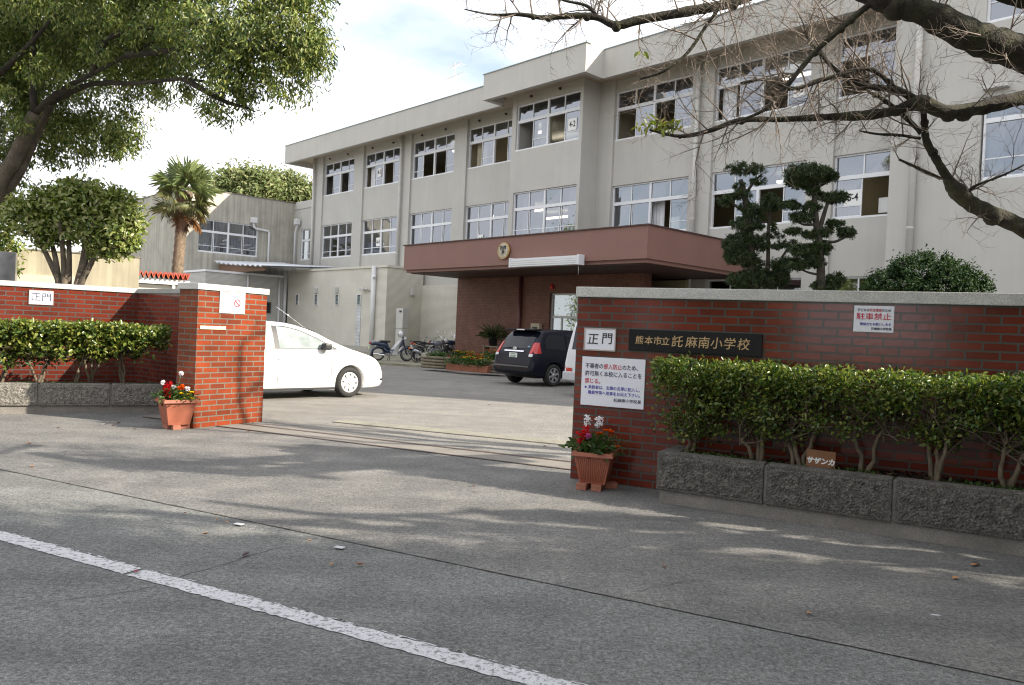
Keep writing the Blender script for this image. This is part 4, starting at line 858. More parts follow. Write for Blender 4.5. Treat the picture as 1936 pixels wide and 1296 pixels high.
# white van behind the gate wall
vo = BP(12.66, 14.45 + 2.1); vn = thing('parked_van', 'white van mostly hidden by the right gate wall, beside the dark people carrier', 'van', vo[:], radians(43.1))
M_VPAINT = mat('white_van_paint', (.62, .63, .66), .3, .03, 3, coat=.5)
B3 = Body([(-2.16, .42, .5, .70, .72, .66), (-2.13, .38, .8, 1.05, .78, .70), (-2.08, .36, 1.0, 1.30, .80, .70), (-1.98, .34, 1.05, 1.75, .80, .68), (-1.88, .3, 1.08, 1.93, .80, .67), (-1.5, .28, 1.1, 1.97, .80, .67), (.8, .28, 1.1, 1.97, .80, .67), (1.3, .28, 1.05, 1.75, .80, .67), (1.75, .28, .95, 1.2, .80, .70), (2.1, .3, .7, .85, .76, .68), (2.2, .35, .5, .62, .66, .6)])
B3.mesh('body', M_VPAINT, vn, (1.3, -1.30), .33, .86)
for x in (1.3, -1.30):
    for y in (.71, -.71): wheel(vn, x, y, .285, .16, M_ALLOY, 6)
B3.end('rear_window', M_CARGLASS, vn, -.58, .58, 1.15, 1.75, .012)
for s in (-1, 1):
    B3.side('side_window', M_CARGLASS, vn, -1.85, -.5, [(-2, 1.15), (0, 1.15)], [(-2, 1.70), (0, 1.72)], s)
    B3.side('rear_lamp', M_TAIL, vn, -2.14, -2.03, [(-3, .62), (0, .62)], [(-3, .74), (0, .74)], s, .012, 4, 3); B3.end('rear_lamp', M_TAIL, vn, s * .5, s * .7, .6, .69, .02, 4)
MB().cbox(-2.24, -2.1, -.76, .76, .38, .60, .03).build('bumper', mat('grey_bumper', (.50, .51, .54), .4, .04, 4), vn)

# ---------------------------------------------------------------- two-wheelers by the porch
M_DULL = mat('dull_alloy', (.30, .30, .31), .5, .1, 9, metal=.4)
def spoked(parent, x, r, tw=.03, disc=False, y=0.0, n=16):
    t = MB(); pr = [(r - tw + tw * cos(a), tw * 1.0 * sin(a)) for a in [k * pi / 4 for k in range(9)]]; t.lathe(pr, (x, y, r), 'y', 30); o = t.build('wheel', M_TYRE, parent); g = MB()
    g.lathe([(r - 2 * tw - .012, -.014), (r - 2 * tw + .008, -.016), (r - 2 * tw + .008, .016), (r - 2 * tw - .012, .014)], (x, y, r), 'y', 30); g.lathe([(0, -.05), (.035, -.05), (.035, .05), (0, .05)], (x, y, r), 'y', 12)
    for k in range(n):
        a_ = 2 * pi * k / n; g.tube([(x, y + .03 * (-1) ** k, r), (x + (r - 2 * tw) * cos(a_), y, r + (r - 2 * tw) * sin(a_))], .0022, 4, caps=False)
    if disc: g.lathe([(.05, .04), (.13, .04), (.13, .045)], (x, y, r), 'y', 20)
    g.build('rim', M_DULL, o); return o
def arc_fender(parent, x, r, a0, a1, w, m, name='mudguard'):
    g = MB(); n = 14; vs = []
    for i in range(n + 1):
        a_ = radians(a0 + (a1 - a0) * i / n)
        for k, (dy, dr) in enumerate(((-w, -.03), (-w * .8, .008), (0, .018), (w * .8, .008), (w, -.03))): vs.append((x + (r + .03 + dr) * cos(a_), dy, r + (r + .03 + dr) * sin(a_)))
    g.add(vs, [(i * 5 + k, i * 5 + k + 1, (i + 1) * 5 + k + 1, (i + 1) * 5 + k) for i in range(n) for k in range(4)], 0, True); return g.build(name, m, parent)
PZ = .09
def spot(px, py, az): q = on_z(px, py, PZ); return (q.x, q.y, PZ), atan2(cos(radians(az)), sin(radians(az)))
M_CUB = mat('dark_blue_paint', (.015, .03, .07), .25, 0, coat=.5); M_SHIELD = mat('white_shield', (.72, .73, .74), .4, .03, 4); M_SEAT = mat('black_vinyl', (.02, .02, .02), .55, .2, 12); M_ENG = mat('cast_alloy', (.30, .30, .31), .45, .2, 12, metal=.6)
loc, a = spot(741, 683, 66); sc = thing('scooter', 'dark blue step-through motor scooter with white leg shield, on its stand', 'scooter', loc, a)
spoked(sc, -.6, .285, .032); spoked(sc, .62, .285, .03)
arc_fender(sc, -.6, .285, 10, 200, .075, M_CUB); arc_fender(sc, .62, .285, 25, 165, .07, M_CUB)
g = MB(); g.tube([(.47, 0, .95), (.38, 0, .70), (.1, 0, .42), (-.2, 0, .40), (-.45, 0, .55)], [.045, .06, .075, .07, .06], 8); g.tube([(-.15, 0, .45), (-.3, 0, .68), (-.75, 0, .72), (-.92, 0, .68)], [.09, .12, .09, .05], 10); g.tube([(-.6, -.09, .285), (-.1, -.07, .36)], .025, 6); g.tube([(-.6, .09, .285), (-.1, .07, .36)], .025, 6); g.build('frame', M_CUB, sc)
g = MB(); vs = []
for i in range(9):
    t = i / 8; z = .92 - t * .66; x = .44 - t * .17 + .07 * sin(t * pi) * -1; wd = .12 + .12 * sin(min(1, t * 1.2) * pi * .75)
    for k in range(7): v = -1 + k / 3; vs.append((x - .26 * abs(v) ** 2 * (0.3 + t), v * wd, z))
g.add(vs, [(i * 7 + k, i * 7 + k + 1, (i + 1) * 7 + k + 1, (i + 1) * 7 + k) for i in range(8) for k in range(6)], 0, True); g.build('leg_shield', M_SHIELD, sc)
MB().cbox(-.55, -.12, -.12, .12, .76, .85, .035).build('seat', M_SEAT, sc)
g = MB(); g.cbox(-.12, .18, -.10, .10, .24, .42, .04); g.tube([(.12, 0, .33), (.30, 0, .36)], .06, 10); g.build('engine', M_ENG, sc); MB().tube([(.1, -.13, .25), (-.4, -.15, .24), (-.85, -.16, .30)], [.02, .035, .035], 8).build('exhaust', M_CHROME, sc)
g = MB(); g.tube([(.62, .05, .285), (.48, .05, .72), (.44, .03, .98)], .025, 6); g.tube([(.62, -.05, .285), (.48, -.05, .72), (.44, -.03, .98)], .025, 6); g.build('fork', M_CUB, sc)
g = MB(); g.tube([(.38, -.32, 1.02), (.44, -.1, 1.0), (.45, 0, .98), (.44, .1, 1.0), (.38, .32, 1.02)], .016, 6); g.tube([(.43, .2, 1.0), (.40, .26, 1.18)], .006, 4); g.ball((.40, .26, 1.22), (.02, .05, .035), 8); g.build('handlebar', M_BPLAST, sc)
MB().lathe([(0, .09), (.07, .07), (.085, 0), (.06, -.06), (0, -.08)], (.50, 0, .95), 'x', 14).build('headlight', M_CLEAR, sc)
g = MB()
for y in (-.11, 0, .11): g.tube([(-.5, y, .80), (-.95, y, .80)], .009, 5)
for x in (-.55, -.75, -.95): g.tube([(x, -.12, .80), (x, .12, .80)], .009, 5)
g.build('rack', M_CHROME, sc); MB().cbox(-1.0, -.93, -.06, .06, .68, .76, .02).build('tail_lamp', M_TAIL, sc); MB().box(-1.0, -.98, -.08, .08, .48, .62).build('number_plate', mat('plate_lime', (.60, .66, .42), .6), sc)
g = MB(); g.tube([(-.12, .08, .25), (-.16, .16, 0.01)], .013, 5); g.tube([(-.12, -.08, .25), (-.16, -.16, 0.01)], .013, 5); g.build('stand', M_BPLAST, sc)
def helmet(label, loc, rot, m):
    t = thing('helmet', label, 'helmet', loc, rot); g = MB(); g.lathe([(.0, .27), (.06, .262), (.10, .235), (.132, .17), (.135, .09), (.12, .02), (.105, 0), (.095, .02)], (0, 0, 0), 'z', 20); g.build('shell', m, t)
    g = MB(); vs = []
    for i in range(9):
        a_ = radians(-55 + i * 110 / 8)
        for z, r_ in ((.06, .14), (.11, .143), (.16, .139)): vs.append((r_ * cos(a_), r_ * sin(a_), z))
    g.add(vs, [(i * 3 + k, (i + 1) * 3 + k, (i + 1) * 3 + k + 1, i * 3 + k + 1) for i in range(8) for k in range(2)], 0, True); g.build('visor', M_CARGLASS, t); return t
def on_bike(b, p): return tuple(Matrix.Translation(b.location) @ Matrix.Rotation(b.rotation_euler.z, 4, 'Z') @ Vector(p))
helmet('silver helmet hung on the handlebar of the blue scooter', on_bike(sc, (.36, .02, 1.0)), a + 2.4, mat('silver_helmet', (.55, .56, .56), .25, 0, metal=.3, coat=.5))
loc, a = spot(789, 682, 50); bc = thing('bicycle', 'dark bicycle with upright handlebars between the scooter and the motorcycle', 'bicycle', loc, a)
spoked(bc, -.52, .32, .018); spoked(bc, .52, .32, .018); g = MB()
for p in ([(-.52, .05, .32), (-.08, 0, .28)], [(-.52, -.05, .32), (-.08, 0, .28)], [(-.08, 0, .28), (-.2, 0, .78)], [(-.52, 0, .32), (-.18, 0, .70)], [(-.08, 0, .28), (.36, 0, .72)], [(-.17, 0, .62), (.34, 0, .80)], [(.34, 0, .92), (.38, 0, .66), (.52, 0, .32)]): g.tube(p, .016, 6)
g.build('frame', mat('dark_bicycle_paint', (.05, .055, .065), .4, .05, 5), bc); MB().tube([(.15, -.28, 1.02), (.3, -.24, 1.05), (.36, 0, .93), (.3, .24, 1.05), (.15, .28, 1.02)], .012, 6).build('handlebar', M_DULL, bc); MB().cbox(-.36, -.1, -.09, .09, .80, .86, .03).build('saddle', M_SEAT, bc); MB().cbox(-.93, -.88, -.04, .04, .55, .62, .01).build('reflector', M_AMBER, bc)
g = MB(); g.tube([(-.52, -.1, .02), (-.52, -.08, .32)], .01, 5); g.tube([(-.52, .1, .02), (-.52, .08, .32)], .01, 5); g.build('stand', M_PIPE, bc)
loc, a = spot(806, 686, 44); copy_tree(bc, loc, a, 'dark bicycle nearest the log planter, partly hidden by it')
def motorcycle(label, px, py, az, tank, muffler=True):
    loc, a = spot(px, py, az); t = thing('motorcycle', label, 'motorcycle', loc, a)
    spoked(t, -.66, .30, .06, n=6); spoked(t, .70, .30, .05, True, n=6); arc_fender(t, -.66, .30, 50, 165, .09, M_BPLAST); arc_fender(t, .70, .30, 30, 150, .07, M_BPLAST)
    g = MB()
    for y in (-.09, .09): g.tube([(.42, y * .4, .85), (.3, y, .42), (-.2, y, .35), (-.3, y, .62), (-.9, y * .8, .80)], .022, 6); g.tube([(.70, y, .30), (.42, y, .95)], .028, 8); g.tube([(-.66, y * 1.3, .30), (-.15, y * 1.2, .40)], .024, 6)
    g.build('frame', M_BPLAST, t)
    g = MB(); g.cbox(-.1, .35, -.16, .16, .32, .58, .05); g.lathe([(.11, -.2), (.11, .2)], (.05, 0, .42), 'y', 14); 
    for k in range(5): g.box(.12, .32, -.12, .12, .58 + k * .022, .59 + k * .022)
    g.build('engine', M_ENG, t)
    g = MB(); g.ball((.16, 0, .80), (.30, .15, .12), 16); g.build('fuel_tank', tank, t); g = MB(); g.cbox(-.62, -.05, -.12, .12, .72, .80, .04); g.cbox(-.95, -.55, -.09, .09, .80, .87, .035); g.build('seat', M_SEAT, t)
    g = MB(); g.tube([(.36, -.36, 1.06), (.42, -.2, 1.10), (.42, 0, 1.0), (.42, .2, 1.10), (.36, .36, 1.06)], .015, 6); g.build('handlebar', M_CHROME, t)
    for s in (-1, 1):
        g = MB(); g.tube([(.4, s * .26, 1.08), (.36, s * .36, 1.24)], .007, 4); g.ball((.35, s * .39, 1.27), (.02, .06, .042), 8); g.build('mirror', M_CHROME, t); MB().ball((-.93, s * .2, .74), .035, 8).build('indicator', M_AMBER, t); MB().tube([(-.9, s * .05, .76), (-.93, s * .2, .74)], .008, 4).build('indicator_stalk', M_BPLAST, t)
    MB().lathe([(0, .1), (.09, .08), (.1, 0), (0, -.1)], (.55, 0, .92), 'x', 14).build('headlight', M_CLEAR, t); MB().cbox(-1.02, -.94, -.07, .07, .72, .80, .02).build('tail_lamp', M_TAIL, t); MB().obox((-1.0, 0, .60), (.004, 0, 0), (0, .11, 0), (-.02, 0, .08)).build('number_plate', M_SHIELD, t)
    if muffler: MB().tube([(.2, -.12, .3), (-.2, -.16, .26), (-.45, -.2, .32), (-.95, -.22, .48)], [.02, .025, .055, .06], 10).build('exhaust', M_ALLOY, t)
    g = MB(); g.tube([(0, .12, .3), (-.05, .3, 0.01)], .012, 5); g.build('stand', M_BPLAST, t); return t
m1 = motorcycle('black motorcycle with grey tank and silver exhaust, tail towards the car park', 818, 684, 62, mat('grey_tank', (.20, .21, .24), .2, 0, coat=.8))
m2 = motorcycle('black motorcycle with amber indicators against the porch wall, white helmet on it', 872, 676, 70, M_NPAINT, False)
m3 = motorcycle('dark blue motorcycle in the middle of the row, partly behind the planter', 846, 680, 58, M_CUB)
helmet('white helmet with a dark visor left on the motorcycle by the porch', on_bike(m2, (-.35, 0, .92)), a - 1.0, M_SHIELD)
# ---------------------------------------------------------------- small furniture by the porch
def pedestal(name, label, cat, loc): return thing(name, label, cat, loc, ROT)
u_, z_ = 33.0, 0; q = on_z(764, 678, PZ); cb = pedestal('meter_cabinet', 'tall slim grey metal meter cabinet standing against the ribbed block', 'cabinet', (BP(34.6, 24.2)[0], BP(34.6, 24.2)[1], PZ))
g = MB(); g.cbox(0, .62, -.28, .1, 0, 1.35, .02).cbox(0, .62, -.28, .1, 1.37, 2.42, .02); g.build('housing', M_PIPE, cb); MB().box(.28, .52, -.286, -.281, 2.2, 2.3).build('slot', M_BPLAST, cb)
pb = pedestal('mailbox', 'small cream metal mailbox on the porch wall beside the door', 'mailbox', BP(22.95, PW - .17, 1.55)[:]); MB().cbox(-.25, .25, -.02, .16, 0, .36, .02).build('box', mat('cream_metal', (.40, .34, .24), .5, .05, 5), pb); MB().box(-.15, .15, -.026, -.021, .14, .22).build('slot', M_BPLAST, pb)
# ---------------------------------------------------------------- leaves and bark
M_HEDGE = leaf_mat('camellia_leaf', [(.022, .055, .014), (.065, .12, .022), (.12, .165, .028), (.21, .22, .045), (.07, .125, .025)], .3, .3, .5)
M_HEDGE2 = leaf_mat('camellia_leaf_left', [(.025, .055, .015), (.07, .12, .022), (.14, .18, .03), (.24, .24, .05), (.085, .14, .026)], .28, .22, .6)
M_TREE = leaf_mat('evergreen_leaf', [(.022, .054, .010), (.085, .140, .024), (.17, .21, .045), (.28, .29, .08), (.09, .135, .026)], .34, .17, .45)
M_CAM = leaf_mat('tea_tree_leaf', [(.06, .11, .02), (.15, .21, .04), (.24, .28, .07), (.34, .34, .15), (.18, .23, .05)], .25, .32, .7)
M_PINE = leaf_mat('podocarpus_leaf', [(.016, .034, .011), (.026, .05, .014), (.04, .068, .018), (.07, .10, .024)], .4, .12, .45)
M_BUSH = leaf_mat('dark_bush_leaf', [(.010, .030, .009), (.020, .048, .013), (.03, .06, .016), (.05, .08, .018)], .6, .15, .2)
M_FAR = leaf_mat('far_tree_leaf', [(.10, .14, .05), (.16, .20, .075), (.23, .26, .11), (.30, .30, .15)], .6, .25, .3)  # pale tones: distance haze put into the leaf colour
M_BARK = mat('grey_bark', (.105, .085, .062), .95, .4, 6, .8, 30, speck=.3, sscale=60); M_DARKBARK = mat('dark_bark', (.030, .024, .018), .95, .4, 10, .8, 40, col2=(.045, .038, .026))
M_STEM = mat('pale_stem', (.135, .105, .07), .9, .3, 12, .5, 60); M_TWIG = mat('twig_bark', (.20, .16, .13), .85, .3, 9); M_CHERRY = mat('cherry_bark', (.028, .022, .018), .95, .45, 9, .9, 45, col2=(.046, .045, .024))
M_LOWGREEN = leaf_mat('ground_green', [(.03, .07, .015), (.05, .10, .02), (.09, .14, .03)], .5, .25)
def stem_path(a, b, r0, r1, n=6, wob=.06, rr=random):
    a, b = Vector(a), Vector(b); L_ = (b - a).length; P = []; R = []
    for i in range(n + 1):
        t = i / n; k = 0 if i in (0, n) else wob * L_; P.append(a.lerp(b, t) + Vector((rr.uniform(-k, k), rr.uniform(-k, k), rr.uniform(-k, k) * .6))); R.append(r0 * (1 - t) + r1 * t)
    return P, R

# ---------------------------------------------------------------- clipped camellia shrubs
def shrub(label, base, rot, half_w, half_d, z0, z1, n, group, lm, seed, fill=.85, lw=.034, ll=.055, low=.30):
    rr = random.Random(seed); t = thing('camellia_shrub', label, 'shrub', base, rot, group); g = MB(); tips = []
    for k in range(rr.choice((2, 3, 3))):
        e = Vector((rr.uniform(-.5, .5) * half_w, rr.uniform(-.3, .3) * half_d, z0 + rr.uniform(.0, .12))); P, R = stem_path((rr.uniform(-.03, .03), rr.uniform(-.03, .03), -.05), e, .024, .014, 5, .05, rr); g.tube(P, R, 7)
        for j in range(10):
            p = e + Vector((0, 0, rr.uniform(-.12, .05))); q = Vector((rr.uniform(-1, 1) * half_w, rr.uniform(-1, 1) * half_d, rr.uniform(z0 + .02, z1 - .03))); P, R = stem_path(p, q, .009, .003, 4, .10, rr); g.tube(P, R, 4, caps=False); tips.append((p, q))
            for i in range(4): s = P[rr.randint(1, 3)]; P2, R2 = stem_path(s, s + Vector((rr.uniform(-.16, .16), rr.uniform(-.14, .14), rr.uniform(-.03, .16))), .004, .0015, 2, .1, rr); g.tube(P2, R2, 3, caps=False)
    g.build('stem', M_STEM, t)
    r_ = np.random.default_rng(seed); H = z1 - z0; m_ = int(n * .62)
    P = np.empty((m_, 3)); P[:, 0] = r_.uniform(-1.08, 1.08, m_) * half_w; P[:, 1] = r_.uniform(-1, 1, m_) * half_d; P[:, 2] = z1 - H * np.abs(r_.normal(0, low, m_)); P[:, 2] = np.clip(P[:, 2], z0 - .02, z1) + r_.normal(0, .012, m_)
    P[:, 2] += .02 * np.sin(P[:, 0] * 9 + seed) + .014 * np.sin(P[:, 1] * 14 + P[:, 0] * 5)
    T = [];                                                     # tufts further down, round the twigs
    for p, q in tips[:max(4, int(len(tips) * fill * .8))]:
        c = np.array(p.lerp(q, rr.uniform(.55, 1))); k = max(6, int(n * .38 / (len(tips) * fill * .8))); T.append(c + r_.normal(0, (.06, .06, .045), (k, 3)))
    P = np.concatenate([P] + T); k = len(P); O = P / np.array([half_w, half_d, 1]); O[:, 2] = .35
    A = O * .5 + unit(k) * .9 + np.array([0, 0, .15]); Nn = unit(k) * .7 + np.array([0, -.25, .9]); leaves('foliage', P, A, Nn, ll, lw, lm, t); return t
GR = 'clipped camellia shrubs of the right hedge'; GL = 'clipped camellia shrubs of the left hedge'
rl = ['twisted camellia shrub at the gate end of the right hedge, beside the white notice', 'camellia shrub in the right hedge standing left of the brown plant label', 'camellia shrub in the right hedge growing directly behind the brown plant label', 'thin single-stemmed camellia shrub right of the brown plant label', 'fork-stemmed camellia shrub under the bright sun reflection on the right wall', 'low-branching camellia shrub at the right edge of the picture']
for i, (px, py) in enumerate(((1330, 850), (1462, 858), (1548, 856), (1652, 868), (1772, 884), (1888, 892))):
    q = on_z(px, py, .42); s = (q - KP).dot(KD); b_ = KP + KD * s + Vector((-KD.y, KD.x, 0)) * .40
    shrub(rl[i], (b_.x, b_.y, .42), WR, (.34, .37, .36, .38, .40, .42)[i], .27, (.20, .24, .24, .30, .32, .30)[i], .88, (4300, 3500, 2600, 2000, 2600, 2800)[i], GR, M_HEDGE, 40 + i, (1.15, 1.0, .8, .5, .65, .7)[i], .025, .042, .24)
for i in range(2): b_ = KP + KD * (2.95 + .55 * i) + Vector((-KD.y, KD.x, 0)) * .40; shrub('camellia shrub continuing the right hedge past the picture edge', (b_.x, b_.y, .42), WR, .33, .25, .30, .87, 1800, GR, M_HEDGE, 60 + i)
ll_ = ['camellia shrub at the left edge of the picture, cut by the frame', 'camellia shrub with a slanting stem below the left gate sign', 'camellia shrub in the middle of the left hedge', 'slim-stemmed camellia shrub left of the last one in the left hedge', 'widest camellia shrub at the pillar end of the left hedge, reaching towards the flower pot']
for i, (px, py) in enumerate(((18, 712), (88, 714), (150, 714), (178, 714), (236, 717))):
    q = on_z(px, py, .42); s = (q - QP).dot(QD); b_ = QP + QD * s + Vector((-QD.y, QD.x, 0)) * .42
    shrub(ll_[i], (b_.x, b_.y, .40), LR, (.36, .32, .30, .28, .55)[i], .34, (.30, .36, .38, .38, .45)[i], .93, (2300, 2000, 1800, 1700, 3400)[i], GL, M_HEDGE2, 80 + i, 1.0, .045, .07)
b_ = QP + QD * -1.2 + Vector((-QD.y, QD.x, 0)) * .42; shrub('camellia shrub beyond the left picture edge', (b_.x, b_.y, .40), LR, .4, .34, .30, .90, 1500, GL, M_HEDGE2, 90)
# low weeds on the soil
def weeds(name, P0, d, s0, s1, off0, off1, z, n, m):
    nn = Vector((-d.y, d.x, 0)); r_ = np.random.default_rng(9); s = r_.uniform(s0, s1, n); o = r_.uniform(off0, off1, n); P = np.array([P0.x + d.x * s + nn.x * o, P0.y + d.y * s + nn.y * o, np.full(n, z) + r_.uniform(0, .03, n)]).T
    keep = np.sin(s * 5.1) + np.sin(s * 2.3 + 1) + r_.normal(0, .7, n) > -.1; P = P[keep]; k = len(P)
    return tag(leaves(name, P, unit(k) + np.array([0, 0, .5]), unit(k) * .5 + np.array([0, 0, 1]), .032, .02, m), kind='stuff')
weeds('ground_cover', KP, KD, .2, 4.2, .17, .42, .42, 2600, M_LOWGREEN); weeds('ground_cover', QP, QD, -2, 1.7, .18, .6, .40, 1800, M_LOWGREEN)
r_ = np.random.default_rng(4); n = 1600; s = r_.uniform(.1, 4.3, n); o = r_.uniform(.16, .78, n); P = np.array([KP.x + KD.x * s - KD.y * o, KP.y + KD.y * s + KD.x * o, np.full(n, .425) + r_.uniform(0, .012, n)]).T
tag(leaves('leaf_litter', P, unit(n) * np.array([1, 1, .2]), unit(n) * .25 + np.array([0, 0, 1]), .05, .03, leaf_mat('dead_leaf', [(.03, .016, .009), (.06, .03, .015), (.10, .05, .022), (.02, .012, .008)], .8, .05)), kind='stuff')
# plant label
q = on_v(1551, 868, KP + Vector((-KD.y, KD.x, 0)) * .30, KD); lb_ = thing('plant_label', 'small brown wooden label with white brushed characters standing in the planter', 'plant label', (q.x, q.y, .43), WR)
MB().cbox(-.118, .118, -.008, .008, -.03, .165, .003).build('board', mat('brown_board', (.20, .085, .035), .7, .15, 12), lb_); lb_.rotation_euler.x = radians(-8); lb_.rotation_euler.y = radians(2)
text('サザンカ', .058, mat('chalk_white', (.72, .72, .70), .8), lb_, (0, -.0095, .07), weight=.0028, depth=.0006, shear=.12)

# ---------------------------------------------------------------- flower pots by the gate
M_POT = mat('terracotta_plastic', (.33, .105, .06), .5, .06, 6, .05, 60); M_PBRICK = mat('terracotta_brick', (.34, .13, .085), .85, .2, 9, .3, 70)
def flower_pot(label, loc, rot, ribs):
    t = thing('flower_pot', label, 'flower pot', loc, rot); g = MB(); H = .27; a, b = .125, .175; vs = []
    for s_, z in ((a, 0), (b, H), (b - .012, H), (a - .012, .02)): vs += [(-s_, -s_, z), (s_, -s_, z), (s_, s_, z), (-s_, s_, z)]
    g.add(vs, [(3, 2, 1, 0)] + [(4 * r + k, 4 * r + (k + 1) % 4, 4 * r + 4 + (k + 1) % 4, 4 * r + 4 + k) for r in range(3) for k in range(4)]); g.build('pot', M_POT, t)
    g = MB(); prof = [(b - .003, H - .01), (b + .028, H - .002), (b + .022, H + .035), (b - .014, H + .035), (b - .014, H - .0)]; vs = []
    for s_, z in prof: vs += [(-s_, -s_, z), (s_, -s_, z), (s_, s_, z), (-s_, s_, z)]
    g.add(vs, [(4 * r + k, 4 * r + (k + 1) % 4, 4 * ((r + 1) % 5) + (k + 1) % 4, 4 * ((r + 1) % 5) + k) for r in range(5) for k in range(4)]); g.build('rim', M_POT, t)
    if ribs:
        g = MB()
        for f in range(4):
            R_ = Matrix.Rotation(f * pi / 2, 3, 'Z')
            for k in range(15):
                u = -1 + (k + .5) / 7.5; p0 = R_ @ Vector((u * (a - .014), -a - .001, .012)); p1 = R_ @ Vector((u * (b - .016), -b - .001, H - .02)); g.tube([p0, p1], .0045, 4)
        g.build('rib', M_POT, t)
    MB().box(-.15, .15, -.15, .15, H - .05, H - .015).build('soil', M_EARTH, t); return t
def loose_brick(label, loc, rot, grp='bricks under the flower pots'):
    t = MB().cbox(-.105, .105, -.05, .05, 0, .06, .006).build('brick', M_PBRICK, None, loc, rot); return tag(t, label, 'brick', grp)
BLOOM = {c: leaf_mat('petal_' + c, v, .6, .3, .3) for c, v in dict(red=[(.55, .01, .012), (.45, .005, .02)], orange=[(.75, .16, .005), (.65, .10, .003)], yellow=[(.80, .62, .01), (.75, .5, .005)], white=[(.8, .8, .8), (.72, .72, .75)], pink=[(.55, .10, .35), (.6, .2, .45)]).items()}
def flower(name, label, loc, hgt, spread, fol, blooms, seed, group=None, ll=.06, lw=.026):
    """blooms: list of (colour, shape, offsets) - spike or disc"""
    rr = random.Random(seed); r_ = np.random.default_rng(seed); t = thing(name, label, 'flowering plant', loc, 0, group); P = r_.normal(0, 1, (fol, 3)) * (spread * .45, spread * .45, hgt * .24) + (0, 0, hgt * .42); P[:, 2] = np.maximum(P[:, 2], .0)
    O = P * (1, 1, .3); leaves('foliage', P, O + unit(fol) * spread * .6, unit(fol) * .5 + np.array([0, 0, 1]), ll, lw, M_LOWGREEN, t); g = MB()
    for col, shape, pts in blooms:
        for (x, y, z) in pts:
            g.tube(stem_path((x * .4, y * .4, 0), (x, y, z), .004, .003, 3, .04, rr)[0], .003, 4)
            if shape == 'spike': k = 46; h = .10; Q = np.array([x, y, z]) + r_.normal(0, 1, (k, 3)) * (.014, .014, 0) + np.array([0, 0, 1]) * r_.uniform(-.5, .5, k)[:, None] * h; a_ = unit(k) + np.array([0, 0, .2]); sz = .028
            elif shape == 'ball': k = 50; Q = np.array([x, y, z]) + unit(k) * .012; a_ = Q - np.array([x, y, z]) + np.array([0, 0, .006]); sz = .026
            else: k = 40; Q = np.tile([x, y, z], (k, 1)); ang = r_.uniform(0, 6.28, k); a_ = np.array([np.cos(ang), np.sin(ang), r_.uniform(.1, .8, k)]).T; sz = .032
            leaves('bloom', Q, a_, unit(k) * .4 + np.array([0, 0, .6]), sz, sz * .8, BLOOM[col], t)
    g.build('stalk', mat('stalk', (.06, .10, .03), .7), t); return t
q = on_z(1121, 926); fp = flower_pot('ribbed terracotta flower pot on bricks at the right gate wall', (q.x + .02, q.y + .10, .062), radians(-16), True)
bz = [(-.11, -.10), (.02, -.13), (.12, -.02)]
for i, (x, y) in enumerate(bz): loose_brick(('brick at the left front under the ribbed flower pot', 'brick at the middle front under the ribbed flower pot', 'brick at the right side under the ribbed flower pot')[i], (q.x + .02 + x, q.y + .10 + y + .04, 0), radians((70, 78, 10)[i]))
z0 = .062 + .25; c = (q.x + .02, q.y + .10)
flower('salvia', 'red and white salvia at the left of the ribbed pot', (c[0] - .07, c[1] - .02, z0), .24, .20, 120, [('red', 'spike', [(-.07, -.03, .20), (-.03, .0, .24), (-.10, 0, .17)]), ('white', 'spike', [(-.02, .03, .34), (.09, .02, .34)]), ('pink', 'ball', [(-.01, -.05, .20)])], 1, ll=.10, lw=.045)
flower('marigold', 'orange marigold filling the right of the ribbed pot', (c[0] + .08, c[1] + .0, z0), .25, .20, 520, [('orange', 'disc', [(.01, .02, .25), (.07, .0, .24), (.04, .03, .25), (.13, -.02, .10), (-.05, .0, .22)])], 2, ll=.04, lw=.009)
q = on_z(325, 812); fp2 = flower_pot('smooth square terracotta pot of flowers at the foot of the gate pillar', (q.x, q.y + .12, .062), radians(40), False); fp2.scale = (1.12, 1.12, 1.12)
for i, (x, y, r) in enumerate(((-.085, -.03, 130), (.02, -.085, 130), (.07, .0, 40))): loose_brick(('brick at the left under the smooth pot', 'brick at the front corner under the smooth pot', 'brick at the pillar side under the smooth pot')[i], (q.x + x, q.y + .12 + y, 0), radians(r))
z0 = .062 + .28; c = (q.x, q.y + .12)
flower('salvia', 'red salvia with white flower heads at the left of the smooth pot', (c[0] - .09, c[1], z0), .22, .20, 160, [('red', 'spike', [(-.05, -.03, .2), (-.01, -.05, .15), (-.02, .02, .24), (-.07, 0, .17), (.0, -.06, .12)]), ('white', 'ball', [(-.10, -.02, .27), (.03, .02, .21), (.12, .04, .40)]), ('orange', 'ball', [(.12, 0, .20), (.15, .02, .22)])], 3, ll=.08, lw=.04)
flower('marigold', 'yellow pansies at the right of the smooth pot', (c[0] + .09, c[1] - .02, z0), .16, .18, 160, [('yellow', 'disc', [(-.01, -.03, .13), (.05, -.05, .07), (.12, .0, .07), (.08, .0, .12), (.11, .02, .15)]), ('white', 'ball', [(.05, .02, .20)])], 4)

